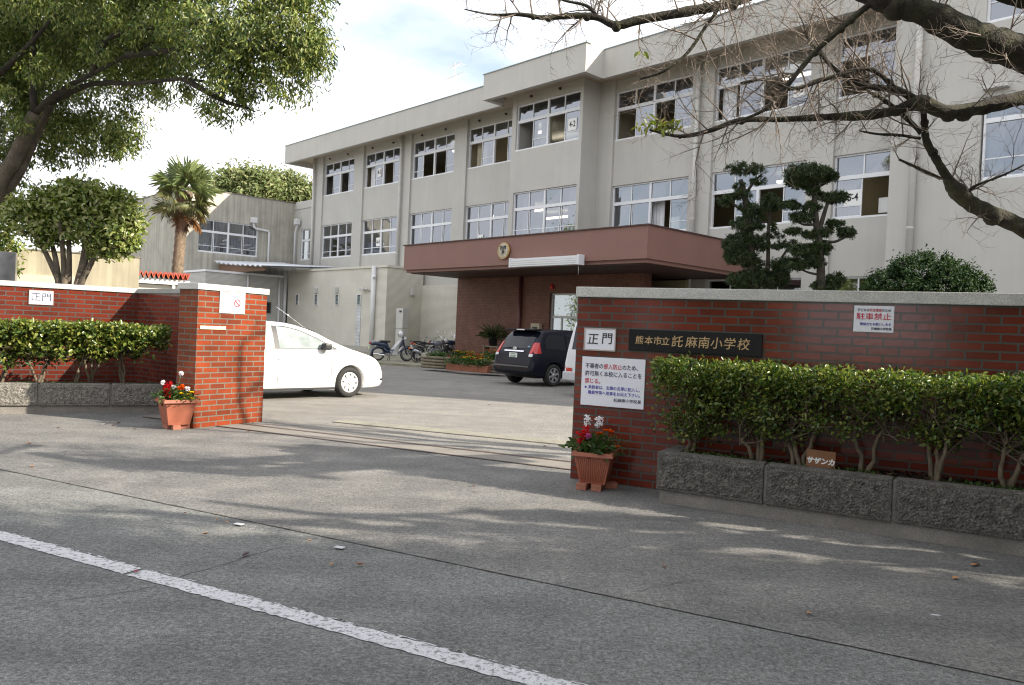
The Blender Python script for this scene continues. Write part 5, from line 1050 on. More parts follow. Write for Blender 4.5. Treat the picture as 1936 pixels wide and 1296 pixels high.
# ---------------------------------------------------------------- flower beds by the porch
M_LOG = mat('weathered_log', (.20, .17, .12), .9, .3, 9, .4, 30); M_TROUGH = mat('terracotta_trough', (.30, .115, .07), .8, .15, 6)
slab = thing('stone_kerb', 'low grey angled stone kerb round the planters beside the motorcycles', 'kerb', (0, 0, 0)); a_, b_, c_ = on_z(800, 690, PZ), on_z(828, 678, PZ), on_z(900, 684, PZ); g = MB()
for p, r in ((a_, b_), (b_, c_)): d_ = (r - p).normalized(); nn = Vector((-d_.y, d_.x, 0)); g.obox((p + r) / 2 + Vector((0, 0, .22)), d_ * ((r - p).length / 2 + .05), nn * .09, Vector((0, 0, .22)))
slab.location = (a_.x, a_.y, PZ)
for i in range(len(g.v)): g.v[i] = tuple(Vector(g.v[i]) - slab.location)
g.build('slab', M_CONC, slab)
def log_planter(label, loc):
    t = thing('log_planter', label, 'planter', loc, ROT + .28, 'log-edged planters'); g = MB()
    for k in range(4):
        z = .06 + k * .11
        g.tube([(-.52, -.3, z), (.52, -.3, z)], .052, 10); g.tube([(.5, -.3, z), (.5, .3, z)], .052, 10); g.tube([(-.5, -.3, z), (-.5, .3, z)], .052, 10)
    g.build('log', M_LOG, t); MB().box(-.46, .46, -.26, .3, 0, .42).build('soil', M_EARTH, t); return t
def trough(label, loc):
    t = thing('terracotta_trough', label, 'planter', loc, ROT + .28, 'terracotta troughs of flowers'); MB().prism([(-.30, 0), (.30, 0), (.34, .2), (.36, .2), (.36, .24), (-.36, .24), (-.36, .2), (-.34, .2)], -.14, .14).build('trough', M_TROUGH, t); return t
def bedpos(px, py): q = on_z(px, py, PZ); return (q.x, q.y, PZ)
lp = [bedpos(828, 697), bedpos(930, 705)]
for l_, p in zip(('dark log-edged planter at the motorcycle end of the flower bed', 'log-edged planter half hidden by the dark people carrier'), lp): log_planter(l_, p)
tp = [bedpos(862, 701), bedpos(887, 703), bedpos(910, 705)]
for l_, p in zip(('terracotta trough of red flowers next to the log planter', 'middle terracotta trough of red flowers', 'terracotta trough of red flowers nearest the dark people carrier'), tp): trough(l_, p)
rr = random.Random(8)
def bed(label, loc, cols, n, hgt, seed, spread=.34): flower('bedding_plant', label, loc, hgt, spread, 260, [(c_, 'disc', [(rr.uniform(-.34, .34), rr.uniform(-.2, .2), hgt * rr.uniform(.7, 1.05)) for _ in range(n)]) for c_ in cols], seed, 'bedding plants by the porch', .10, .05)
for i, p in enumerate(tp): bed(('red flowers growing in the trough next to the log planter', 'red flowers in the middle trough', 'red flowers in the trough nearest the people carrier')[i], (p[0], p[1], PZ + .22), ('red', 'yellow') if i else ('red',), 9, .30, 20 + i)
bed('sparse green plants in the dark log planter', (lp[0][0], lp[0][1], PZ + .4), ('white',), 2, .2, 24)
bed('orange marigolds in the log planter beside the people carrier', (lp[1][0], lp[1][1], PZ + .42), ('orange',), 14, .36, 25)
for i, (px, py, cc) in enumerate(((868, 681, 'yellow'), (880, 682, 'yellow'), (896, 690, 'orange'), (908, 688, 'orange'))):
    q = bedpos(px, py + 6); bed(('yellow pansies at the left below the black pot rims', 'yellow pansies at the right below the black pot rims', 'orange marigolds in front of the tiled porch wall', 'orange marigolds by the porch plant stand')[i], (q[0], q[1], PZ + .22), (cc,), 22, .30, 30 + i)
# plant stand with a spiky pot plant
q = bedpos(930, 690); st_ = thing('plant_stand', 'rustic wooden plant stand by the porch wall', 'plant stand', q, ROT); g = MB()
for z in (.35, .75): g.box(-.5, .5, -.18, .18, z, z + .05)
for x in (-.45, .4): g.box(x, x + .06, -.15, .15, 0, .35); g.box(x, x + .06, -.15, .15, .4, .75)
g.build('shelf', M_LOG, st_); yp = thing('pot_plant', 'spiky long-leaved plant in a dark pot on the plant stand', 'pot plant', (q[0], q[1], PZ + .80), 0)
MB().lathe([(0, 0), (.15, 0), (.2, .34), (.22, .34), (.22, .38), (.18, .38)], (0, 0, 0), 'z', 16).build('pot', M_BPLAST, yp); k = 150; A = unit(k) * np.array([1, 1, .5]) + np.array([0, 0, .45]); leaves('foliage', np.tile([0, 0, .4], (k, 1)) + unit(k) * .06, A, unit(k) * .3 + np.array([0, 0, 1]), .62, .04, leaf_mat('spiky_leaf', [(.06, .09, .04), (.12, .15, .07), (.2, .17, .08)], .5, .2), yp)

# ---------------------------------------------------------------- things beyond the left wall
BW0 = at(265, 470, 19.5); bd = dirv(64); br_ = atan2(bd.y, bd.x); bo = Vector((BW0.x, BW0.y, 0)) - bd * 6
z_top = on_v(262, 488, bo, bd).z; bw = thing('garden_wall', 'stained cream rendered wall in full sun behind the multi-stemmed tree', 'wall', bo[:], br_)
zl = on_v(150, 530, bo, bd).z; MB().box(0, 6, 0, .2, 0, z_top).build('render', M_BEIGEWALL, bw); MB().box(0, 6.02, -.02, .22, z_top, z_top + .03).build('coping', mat('weathered_cap', (.20, .18, .14), .9, .3, 5), bw); MB().box(.2, 4.7, -.05, -.001, 0, zl + .06).build('lower_panel', mat('cream_panel', (.58, .52, .42), .9, .06, 2), bw)
q = at(8, 502, 16.5); mo = thing('stone_monument', 'dark polished stone monument at the left edge behind the brick wall', 'monument', (q.x, q.y, 0), radians(24)); MB().cbox(-1.0, .22, -.12, .12, 0, on_z(0, 0, 0).z + 2.72, .012).build('slab', mat('polished_dark_stone', (.07, .075, .085), .2, .3, 3, coat=.4), mo); MB().cbox(-1.1, .4, -.25, .25, 0, .3, .02).build('base', M_GRANITE, mo)
q = at(308, 528, 24); sh = thing('tiled_shed', 'low white shed with a zigzag red corrugated roof edge', 'shed', (q.x, q.y, 0), radians(26)); hs = q.z
MB().box(-2.4, .62, 0, 2, 0, hs - .18).build('wall', mat('white_shed_wall', (.66, .63, .56), .9, .05, 2), sh); MB().box(-2.5, .76, -.16, 2.1, hs - .16, hs - .02).build('eave', M_WHITE, sh)
g = MB(); n = 24; w_ = 3.25 / n; vs = []
for i in range(2 * n + 1): x = -2.5 + i * w_ / 2; z = hs + (.0 if i % 2 else .17); vs += [(x, -.26, z), (x, 2.2, z + .1), (x, -.26, z + .05), (x, 2.2, z + .15)]
g.add(vs, [f for i in range(2 * n) for f in ((4 * i, 4 * i + 4, 4 * i + 5, 4 * i + 1), (4 * i + 2, 4 * i + 3, 4 * i + 7, 4 * i + 6), (4 * i, 4 * i + 2, 4 * i + 6, 4 * i + 4))]); g.build('roof', mat('red_roof', (.50, .10, .045), .6, .12, 4), sh); MB().tube([(.3, -.1, hs - .16), (.3, -.1, hs - .35), (.1, -.1, hs - .5), (.1, -.1, 0)], .05, 8).build('rain_pipe', M_WHITE, sh)
# palm
pb_ = at(329, 545, 27); ph = at(336, 352, 27).z; pm = thing('windmill_palm', 'windmill palm with a shaggy fibrous trunk and fan leaves, some dead and hanging', 'palm tree', (pb_.x, pb_.y, 0), 0)
g = MB(); n = 46; P = []; R = []
for i in range(n + 1): t = i / n; P.append((.25 * t ** 1.5, 0, ph * .97 * t)); R.append((.19 if t < .75 else .19 + .10 * (t - .75) * 4) * (1.0 + .16 * (i % 2)) * (1 - .15 * t))
g.tube(P, R, 12); g.build('trunk', mat('palm_fibre', (.17, .13, .09), 1, .45, 9, 1, 25, speck=.4, sscale=35), pm)
def fan(name, m, k, r, seed, el_lo, el_hi, base_z, tw):
    r_ = np.random.default_rng(seed); PP_ = []; AA = []; NN = []; g = MB()
    for i in range(k):
        az = r_.uniform(0, 2 * pi) if k > 3 else i * 2.1; el = r_.uniform(el_lo, el_hi); d = Vector((cos(az) * cos(el), sin(az) * cos(el), sin(el))); b0 = Vector((.25, 0, base_z)); L_ = r * r_.uniform(.7, 1.0); tip = b0 + d * L_ + Vector((0, 0, -.10 * L_ if el > 0 else 0)); g.tube([b0, (b0 + tip) / 2 + Vector((0, 0, .06)), tip], [.016, .012, .009], 5)
        side = d.cross(Vector((0, 0, 1))).normalized(); side = Matrix.Rotation(r_.uniform(-1.25, 1.25), 3, d) @ side; up_ = side.cross(d); q_ = 30
        for j in range(q_):
            t = -1 + 2 * j / (q_ - 1); ang = t * 2.0; v = d * cos(ang) + side * sin(ang) + up_ * (.18 * abs(t)); v.z -= .35 * abs(sin(ang)) * (.5 if el > .3 else 1) ; PP_.append(tip); AA.append(v); NN.append(up_ + d * .1)
    g.build('leaf_stalk', mat('palm_stalk', (.14, .17, .05), .6), pm); o = leaves(name, np.array(PP_, float), np.array(AA, float), np.array(NN, float), tw, .026, m, pm, fold=.5); return o
fan('fan_leaf', leaf_mat('palm_leaf', [(.13, .19, .07), (.22, .28, .11), (.34, .38, .18), (.16, .22, .08)], .4, .3), 17, .62, 3, -.2, 1.35, ph - .1, .66); fan('fan_leaf', leaf_mat('palm_leaf_low', [(.09, .12, .05), (.18, .19, .08), (.30, .26, .12)], .5, .25), 9, .66, 4, -.95, -.1, ph - .4, .60); fan('dead_leaf', leaf_mat('palm_dead', [(.22, .11, .05), (.32, .19, .09), (.28, .14, .06)], .7, .2), 3, .5, 5, -1.45, -.8, ph - .75, .5)
# multi-stemmed tree behind the wall
def px_blobs(L_, depth0, sq=1.0): return [(tuple(at(x, y, dp)), (rx * dp / F_PX, min(rx, ry) * 1.1 * dp / F_PX * sq, ry * dp / F_PX)) for x, y, rx, ry, dp in [(l + (depth0,))[:5] if len(l) == 4 else l for l in L_]]
def rel(blobs, loc): return [((c[0] - loc[0], c[1] - loc[1], c[2] - loc[2]), r) for c, r in blobs]
D_ = 14.9; q = at(125, 545, D_); tt = thing('tea_camellia_tree', 'dense multi-stemmed rounded tree behind the left brick wall', 'tree', (q.x, q.y, 0), 0); g = MB(); rr = random.Random(2)
for (bx0, tx, ty) in ((112, 92, 440), (122, 112, 420), (128, 128, 410), (142, 165, 415), (146, 200, 430), (140, 180, 400), (118, 60, 430)):
    p0 = at(bx0, 560, D_ + rr.uniform(-.1, .1)); p1 = at((bx0 + tx) / 2 + 3, 490, D_); p2 = at(tx, ty, D_ + rr.uniform(-.4, .4)); P = crom([p0 - Vector((0, 0, 1.0)), p0, p1, p2], 4); g.tube([Vector(v) - tt.location for v in P], np.linspace(.085, .03, len(P)), 8)
g.build('trunk', M_BARK, tt)
cb_ = [(60, 408, 50, 32), (112, 390, 64, 38), (178, 392, 66, 40), (226, 414, 42, 46), (140, 430, 76, 32), (215, 456, 42, 28), (84, 432, 38, 22), (36, 402, 24, 24), (150, 364, 50, 20), (104, 370, 36, 14), (198, 374, 38, 16), (190, 470, 36, 16), (236, 440, 28, 28), (70, 372, 12, 9), (148, 346, 12, 10), (174, 350, 14, 9), (210, 362, 12, 10), (246, 384, 14, 12), (120, 352, 11, 9), (95, 458, 24, 12)]
crown('crown', rel(px_blobs(cb_, D_), tt.location), 11500, .11, .05, M_CAM, tt, .10, 22, .5, .05, .6)
# big evergreen over the left
D_ = 15.0; q = at(-40, 470, D_); bt = thing('evergreen_tree', 'large leaning evergreen tree overhanging the upper left corner', 'tree', (q.x, q.y, 0), 0); g = MB()
def limb(pts, r0, r1, par_loc, g, n=9):
    P = crom([at(x, y, d) - Vector(par_loc) for x, y, d in pts], 5); g.tube(P, [r0 + (r1 - r0) * (i / (len(P) - 1)) ** .8 for i in range(len(P))], n)
base = Vector((q.x - .35, q.y, -.1)); tl = bt.location
P = crom([base - tl, at(-12, 380, 15) - tl, at(28, 300, 15) - tl, at(66, 215, 15) - tl], 5); g.tube(P, np.linspace(.165, .115, len(P)), 12)
P = crom([at(-14, 390, 15.2) - tl, at(30, 335, 15.2) - tl, at(62, 270, 15.3) - tl, at(95, 200, 15.4) - tl], 5); g.tube(P, np.linspace(.12, .07, len(P)), 10); g.build('trunk', M_BARK, bt)
for i, pts in enumerate((((66, 215, 15), (110, 175, 14.8), (175, 140, 14.5), (240, 105, 14.2), (290, 80, 14)), ((66, 215, 15), (60, 120, 15), (72, 30, 15), (90, -60, 15)), ((95, 195, 15.2), (170, 160, 14.8), (260, 158, 14.4), (350, 150, 14), (430, 165, 13.7)), ((175, 140, 14.5), (210, 70, 14.2), (320, 50, 13.8), (420, 40, 13.6)), ((0, 140, 15), (60, 80, 14.5), (120, 10, 14.5)), ((350, 150, 14), (420, 190, 13.7), (470, 205, 13.6)), ((240, 105, 14.2), (400, 90, 13.6), (540, 100, 13.4)))):
    g = MB(); limb(pts, .065 if i != 1 else .08, .02, bt.location, g); g.build('limb', M_DARKBARK, bt)
tb = [(545, 50, 75, 70, 13.5), (570, 95, 55, 55, 13.4), (545, 150, 50, 48, 13.4), (590, 90, 40, 42, 13.4), (470, 70, 70, 80, 13.5), (400, 70, 80, 75, 13.6), (430, 190, 52, 44, 13.6), (455, 140, 50, 50, 13.5), (340, 80, 80, 66, 14.4), (330, 158, 58, 30, 14.6), (250, 60, 90, 76, 15.1), (160, 55, 90, 76, 15.6), (60, 55, 90, 76, 15.9), (250, 160, 66, 36, 15.4), (215, 235, 62, 48, 15.9), (165, 262, 75, 42, 16.0), (230, 262, 40, 34, 15.8), (110, 215, 80, 48, 16.2), (40, 190, 70, 56, 16.2), (60, 285, 58, 32, 16.2), (20, 330, 36, 28, 16.2), (120, 300, 50, 22, 16.0), (20, 110, 60, 66, 16), (130, 15, 60, 22, 13.9), (235, 30, 46, 22, 13.8), (30, 5, 60, 24, 14), (60, 130, 30, 20, 14.2), (8, 165, 24, 14, 14.3),
      (200, 0, 120, 70, 17.5), (80, 120, 110, 70, 17.8), (330, 20, 100, 60, 16.5), (40, 60, 130, 90, 19), (200, 120, 90, 50, 18), (110, 240, 80, 36, 18), (300, 110, 70, 40, 16.5), (100, 130, 50, 24, 14.4), (180, 100, 40, 18, 14.1), (40, 230, 30, 20, 14.7), (280, 60, 50, 26, 13.9),
      (300, -90, 160, 90, 14.3), (480, -60, 120, 70, 13.7), (120, -100, 160, 90, 14.6), (380, -170, 150, 90, 14), (540, -120, 90, 70, 13.6), (180, -200, 170, 110, 14.8), (450, -270, 150, 100, 14.4), (320, -330, 170, 110, 15), (580, -230, 110, 80, 14), (150, -330, 150, 100, 15.4), (-80, 60, 110, 120, 15), (-60, 250, 80, 70, 15.4), (580, -20, 60, 50, 13.5)]  # unseen crown above the frame, enlarged to shade the left side below
crown('crown', rel(px_blobs(tb, 14, 1.25), bt.location), 165000, .10, .030, M_TREE, bt, .12, 34, .42, .9, .3)
# lower shrubbery under the big tree at the left edge
D_ = 17.5; q = at(10, 500, D_); lt = thing('background_tree', 'shaded leafy tree at the far left edge behind the stone monument', 'tree', (q.x, q.y, 0), 0); g = MB(); g.tube([(0, 0, 0), (.1, 0, 1.2), (0, 0, 2.6)], [.12, .1, .06], 8); g.build('trunk', M_BARK, lt); crown('crown', rel(px_blobs([(8, 400, 34, 40), (-20, 430, 40, 50), (20, 470, 20, 22), (5, 500, 26, 26), (-20, 370, 50, 40)], D_), lt.location), 2600, .12, .05, M_TREE, lt, .12, 26, .5)
# trees far behind the annex
for i, (nm, L_, lab, mm) in enumerate((('background_tree', [(425, 356, 28, 18), (450, 340, 26, 18), (482, 344, 26, 20), (470, 365, 60, 22), (508, 352, 18, 16), (438, 342, 10, 12), (466, 334, 12, 10)], 'pale green rounded tree rising behind the concrete annex', M_FAR), ('background_tree', [(530, 352, 24, 18), (556, 362, 26, 22), (510, 372, 40, 20), (578, 374, 18, 16), (542, 344, 14, 10), (520, 346, 10, 12)], 'feathery pale tree between the annex and the school roof', M_FAR))):
    D_ = 72 + 5 * i; q = at(L_[0][0], 600, D_); t = thing(nm, lab, 'tree', (q.x, q.y, 0), 0); g = MB(); top_ = at(L_[1][0], L_[1][1], D_) - t.location; g.tube([(0, 0, 0), top_ * .6, top_], [.5, .35, .12], 8)
    for k in range(8): b_ = at(L_[k % 4][0] + rr.uniform(-20, 25), L_[k % 4][1] - rr.uniform(5, 35), D_) - t.location; g.tube(stem_path(top_ * .6, b_, .12, .03, 4, .05, rr)[0], [.12, .1, .07, .05, .03], 5)
    g.build('trunk', M_BARK, t); crown('crown', rel(px_blobs(L_, D_), t.location), 6500, .42, .2, mm, t, .42, 22, .5, .1, .5)
q = at(592, 372, 78); t = thing('bare_tree', 'bare thin-branched tree showing above the annex next to the school wall', 'tree', (q.x, q.y, 0), 0); g = MB()
for k in range(14): e = at(575 + rr.uniform(-28, 24), 335 + rr.uniform(-12, 35), 78) - t.location; g.tube(stem_path((0, 0, q.z - 3), e, .12, .02, 5, .06, rr)[0], [.12, .10, .08, .06, .04, .02], 4)
g.tube([(0, 0, 0), (0, 0, q.z - 3)], [.3, .2], 7); g.build('branch', M_TWIG, t)

# ---------------------------------------------------------------- garden in front of the facade
def topiary(label, D_, base_px, stems, pads, seed):
    q = at(*base_px, D_); t = thing('topiary_pine', label, 'topiary tree', (q.x, q.y, 0), 0, 'cloud-pruned trees in the school garden'); g = MB(); tl = t.location
    for pts, r0, r1 in stems: limb([(x, y, D_) for x, y in pts], r0, r1, tl, g, 8)
    g.tube([(0, 0, 0), at(*stems[0][0][0], D_) - tl], [stems[0][1] * 1.1, stems[0][1]], 8); g.build('trunk', M_DARKBARK, t)
    crown('crown', rel(px_blobs([(x, y, rx * 1.06, ry * .86) for x, y, rx, ry in pads], D_), tl), 38000, .065, .016, M_PINE, t, .035, 30, .3, -.05, .5); return t
topiary('left cloud-pruned topiary tree with a flat mushroom top, beside the canopy', 17.5, (1420, 560), [([(1425, 560), (1420, 490), (1415, 420), (1408, 370), (1400, 340)], .13, .05), ([(1408, 370), (1425, 345), (1440, 330)], .04, .02), ([(1452, 505), (1453, 440), (1455, 400), (1458, 370)], .05, .025), ([(1405, 400), (1385, 385), (1372, 375)], .035, .02), ([(1470, 500), (1483, 480), (1490, 468)], .035, .02), ([(1452, 505), (1440, 530), (1425, 555)], .06, .05)],
        [(1410, 320, 36, 13), (1435, 342, 14, 9), (1400, 352, 12, 7), (1400, 368, 22, 10), (1372, 380, 15, 10), (1420, 395, 24, 14), (1412, 425, 30, 16), (1425, 410, 20, 12), (1457, 385, 16, 20), (1462, 424, 8, 6), (1462, 435, 8, 5), (1450, 447, 10, 8), (1473, 446, 9, 6), (1405, 455, 34, 18), (1385, 465, 18, 22), (1440, 465, 16, 12), (1465, 466, 10, 7), (1490, 462, 18, 9), (1400, 488, 32, 18), (1480, 503, 24, 18), (1425, 500, 18, 14), (1440, 528, 50, 22), (1400, 530, 24, 18), (1470, 525, 22, 14)], 1)
topiary('right cloud-pruned topiary tree with layered leaf pads and a bare leaning limb', 16.5, (1551, 560), [([(1551, 560), (1552, 520), (1550, 470), (1544, 430), (1540, 380), (1538, 345)], .11, .05), ([(1548, 440), (1558, 405), (1565, 385), (1575, 370)], .06, .025), ([(1548, 455), (1575, 458), (1592, 452), (1605, 445)], .035, .02), ([(1540, 425), (1520, 425), (1505, 418)], .03, .018), ([(1550, 520), (1530, 516), (1515, 510)], .03, .018), ([(1540, 360), (1555, 350), (1568, 342)], .03, .018)],
        [(1530, 330, 44, 22), (1510, 345, 26, 12), (1555, 330, 22, 14), (1575, 335, 8, 10), (1538, 362, 16, 9), (1572, 374, 28, 11), (1590, 370, 14, 9), (1494, 388, 20, 9), (1535, 392, 16, 10), (1515, 412, 24, 11), (1498, 438, 22, 7), (1535, 442, 18, 10), (1560, 440, 14, 9), (1580, 424, 18, 8), (1600, 440, 18, 11), (1520, 475, 28, 12), (1550, 470, 20, 14), (1510, 500, 20, 12), (1540, 495, 20, 12), (1560, 540, 26, 12), (1580, 528, 14, 14)], 2)
D_ = 13.5; q = at(1752, 580, D_); t = thing('round_bush', 'large round dark green bush showing above the right brick wall', 'bush', (q.x, q.y, 0), 0); MB().tube([(0, 0, 0), (0, 0, 1.6)], [.08, .05], 8).build('trunk', M_DARKBARK, t)
crown('crown', rel(px_blobs([(1750, 545, 112, 62), (1700, 550, 66, 48), (1800, 550, 70, 50), (1752, 515, 64, 36), (1650, 552, 30, 26), (1850, 552, 28, 22), (1750, 600, 110, 60)], D_, .8), t.location), 24000, .05, .028, M_BUSH, t, .06, 26, .72, .1, .5)
# lawn-side soil strip behind the wall
g = MB(); g.add([(WP + WD * a_ + Vector((-WD.y, WD.x, 0)) * b_)[:2] + (0,) for a_, b_ in ((.6, .32), (14, .32), (14, 7.5), (3.5, 9.5))], [(0, 1, 2, 3)]); tag(g.build('garden_soil', M_EARTH, loc=(0, 0, .006)), kind='structure')
# ---------------------------------------------------------------- bare cherry tree reaching in from the right
rr = random.Random(12)
ct = thing('cherry_tree', 'bare cherry tree reaching its limbs in from the upper right', 'tree', (6.4, 8.6, 0), 0); TL = Vector(ct.location)
def twigs(g, p, d, L_, r, lev, lim=3):
    n = 4; P = [p]; R = [r]; dd = Vector(d).normalized()
    for i in range(n):
        dd = (dd + Vector((rr.gauss(0, .16), rr.gauss(0, .16), rr.gauss(.015, .14)))).normalized(); P.append(P[-1] + dd * L_ / n); R.append(r * (1 - .75 * (i + 1) / n))
    g.tube(P, R, 4 if r > .006 else 3, caps=False, m=1 if r < .012 else 0)
    if lev < lim:
        for i in range(1, n + 1):
            for _ in range(rr.choice((1, 1, 2))):
                s = dd.cross(Vector((rr.gauss(0, 1), rr.gauss(0, 1), rr.gauss(0, 1)))).normalized(); nd = (P[i] - P[i - 1]).normalized() * .75 + s * .75 + Vector((0, 0, .08)); twigs(g, P[i], nd, L_ * rr.uniform(.38, .62), max(.0016, R[i] * .7), lev + 1, lim)
def cherry_limb(pts, sprouts, name='limb', seed=0, Ls=(.28, .65), lim=2):
    # pts: x, y, depth, radius in picture measure
    g = MB(); c = crom([tuple(at(x, y, d) - TL) + (r * d / F_PX,) for x, y, d, r in pts], 6); P = [Vector(v[:3]) for v in c]; R = [v[3] * (1 + .10 * rr.uniform(-1, 1)) for v in c]; g.tube(P, R, 10)
    for k in range(len(pts) // 2):                               # knots
        i = rr.randrange(2, len(P) - 1); g.ball(P[i] + Vector((rr.uniform(-.5, .5), 0, -.3)) * R[i], R[i] * 1.25, 8)
    for k in range(sprouts):
        i = rr.randrange(1, len(P)); t = (P[min(i + 1, len(P) - 1)] - P[i - 1]).normalized(); s = t.cross(Vector((rr.gauss(0, 1), rr.gauss(0, 1), rr.gauss(0, .7)))).normalized(); d = t * .45 + s * .8 + Vector((0, 0, .16)); L_ = rr.uniform(*Ls); twigs(g, P[i], d, L_, min(.008, R[i] * .45 + .0015), 0, lim)
    return g.build(name, [M_CHERRY, M_TWIG], ct)
g = MB(); g.tube(crom([(0, 0, -.1), (-.1, 0, 1.4), (.05, -.1, 2.4)], 5), np.linspace(.24, .2, 11), 12); g.build('trunk', M_CHERRY, ct)
hub = [(2130, 330, 8.2, 40), (2080, 260, 7.6, 36)]
cherry_limb([(2230, 240, 7.5, 36), (2060, 150, 6.5, 35), (1936, 103, 6.0, 33), (1840, 70, 5.9, 30), (1740, 20, 5.9, 26), (1650, -12, 6.0, 24), (1560, -50, 6.2, 18)], 16)
cherry_limb([(2200, 120, 7.5, 34), (1990, 5, 6.2, 30), (1900, -22, 6.0, 24), (1800, -60, 6.0, 18)], 6)
cherry_limb([(2180, 300, 8.0, 22), (2040, 175, 7.0, 18), (1936, 185, 6.8, 15), (1860, 203, 6.7, 14), (1790, 212, 6.6, 13), (1740, 195, 6.6, 14), (1690, 210, 6.6, 9), (1640, 218, 6.6, 10), (1560, 222, 6.6, 6.5), (1480, 226, 6.6, 5.5), (1400, 228, 6.6, 5), (1340, 248, 6.7, 4.5), (1285, 258, 6.7, 3.5), (1228, 246, 6.8, 2)], 26)
cherry_limb([(1740, 198, 6.6, 8), (1700, 172, 6.6, 7), (1640, 163, 6.6, 5), (1590, 140, 6.6, 4), (1545, 96, 6.6, 3.5), (1520, 60, 6.6, 2)], 22, 'branch')
cherry_limb([(1690, 165, 6.6, 5), (1640, 130, 6.55, 4), (1560, 150, 6.5, 4), (1500, 168, 6.5, 3.5), (1450, 150, 6.5, 3), (1400, 158, 6.5, 2.5)], 24, 'branch')
cherry_limb([(1655, 0, 6.0, 7), (1600, 45, 6.0, 6), (1540, 100, 6.0, 5), (1490, 160, 6.0, 4.5), (1450, 205, 6.0, 3.5), (1400, 228, 6.1, 2.5)], 20, 'branch')
cherry_limb([(1420, -50, 5.6, 9), (1372, 0, 5.6, 4), (1335, 50, 5.6, 3.5), (1300, 100, 5.6, 3), (1255, 135, 5.6, 2.5), (1210, 150, 5.7, 2)], 18, 'branch')
cherry_limb([(1600, -90, 6.5, 16), (1500, -55, 6.3, 13), (1400, 0, 6.2, 10), (1300, 22, 6.2, 9.5), (1210, 38, 6.2, 8.5), (1165, 48, 6.2, 8), (1130, 34, 6.2, 6.5), (1090, 30, 6.2, 6), (1030, 34, 6.2, 5), (985, 28, 6.2, 3.5), (930, 28, 6.3, 2.2), (878, 18, 6.3, 1.2)], 22, 'limb', Ls=(.25, .6))
cherry_limb([(1130, 34, 6.2, 4), (1110, 12, 6.2, 3), (1070, 2, 6.2, 2.5), (1040, -10, 6.2, 2)], 7, 'branch', Ls=(.2, .5))
cherry_limb([(2200, 560, 8.2, 24), (2060, 500, 7.4, 21), (1936, 432, 7.0, 16), (1870, 402, 6.9, 15), (1835, 385, 6.9, 15), (1805, 358, 6.9, 14), (1790, 335, 6.9, 9), (1772, 305, 6.9, 7.5), (1752, 268, 6.9, 7), (1748, 235, 6.9, 6.5), (1746, 212, 6.8, 5)], 10)
cherry_limb([(1742, 252, 6.9, 5), (1715, 225, 6.9, 4.5), (1675, 192, 6.8, 4), (1640, 172, 6.8, 3)], 10, 'branch')
cherry_limb([(1740, 262, 6.9, 3), (1700, 256, 6.9, 2.8), (1660, 254, 6.9, 2.2), (1625, 248, 6.9, 1.5)], 4, 'branch', Ls=(.15, .35))
cherry_limb([(1778, 338, 6.9, 3.2), (1735, 318, 6.9, 2.8), (1700, 302, 6.9, 2.4)], 2, 'branch', Ls=(.15, .3))
cherry_limb([(1838, 372, 6.9, 3), (1838, 355, 6.9, 2.5), (1900, 330, 6.9, 2), (1960, 300, 6.9, 1.5)], 8, 'branch', Ls=(.25, .55))
for e in ((-.3, -.9, 6.6), (.4, -.3, 7.6), (1.0, .2, 6.2), (-.1, .5, 7.2)):          # upper limbs, out of view: they dapple the pillar
    g = MB(); P, R = stem_path((.05, -.1, 2.3), e, .10, .03, 7, .05, rr); g.tube(P, R, 8)
    for i in range(3, 8): twigs(g, P[i], (P[i] - P[i - 1]).normalized() * .6 + Vector((rr.gauss(0, .6), rr.gauss(0, .6), rr.gauss(.2, .4))), rr.uniform(.6, 1.1), .025, 0, 1)
    g.build('limb', [M_CHERRY, M_TWIG], ct)
# last leaves left on the twigs
leaf_y = leaf_mat('yellow_leaf', [(.22, .24, .03), (.12, .17, .03), (.30, .26, .04)], .4, .35)
for x, y, n, sp, ln, wd in ((1248, 234, 46, .055, .075, .026), (1212, 97, 5, .012, .09, .03), (1265, 240, 14, .03, .07, .025)):
    c = at(x, y, 6.75) - TL
    for P in ([np.array(c) + RNG.normal(0, sp, (n, 3)) * (1.6, .8, .6)] if n > 20 else [np.array(c)[None] + RNG.normal(0, sp, (1, 3)) * (1.6, .8, .6) for _ in range(n)]): leaves('foliage' if n > 20 else 'leaf', P, unit(len(P)) + np.array([-.3, 0, -.3]), unit(len(P)), ln, wd, leaf_y, ct)

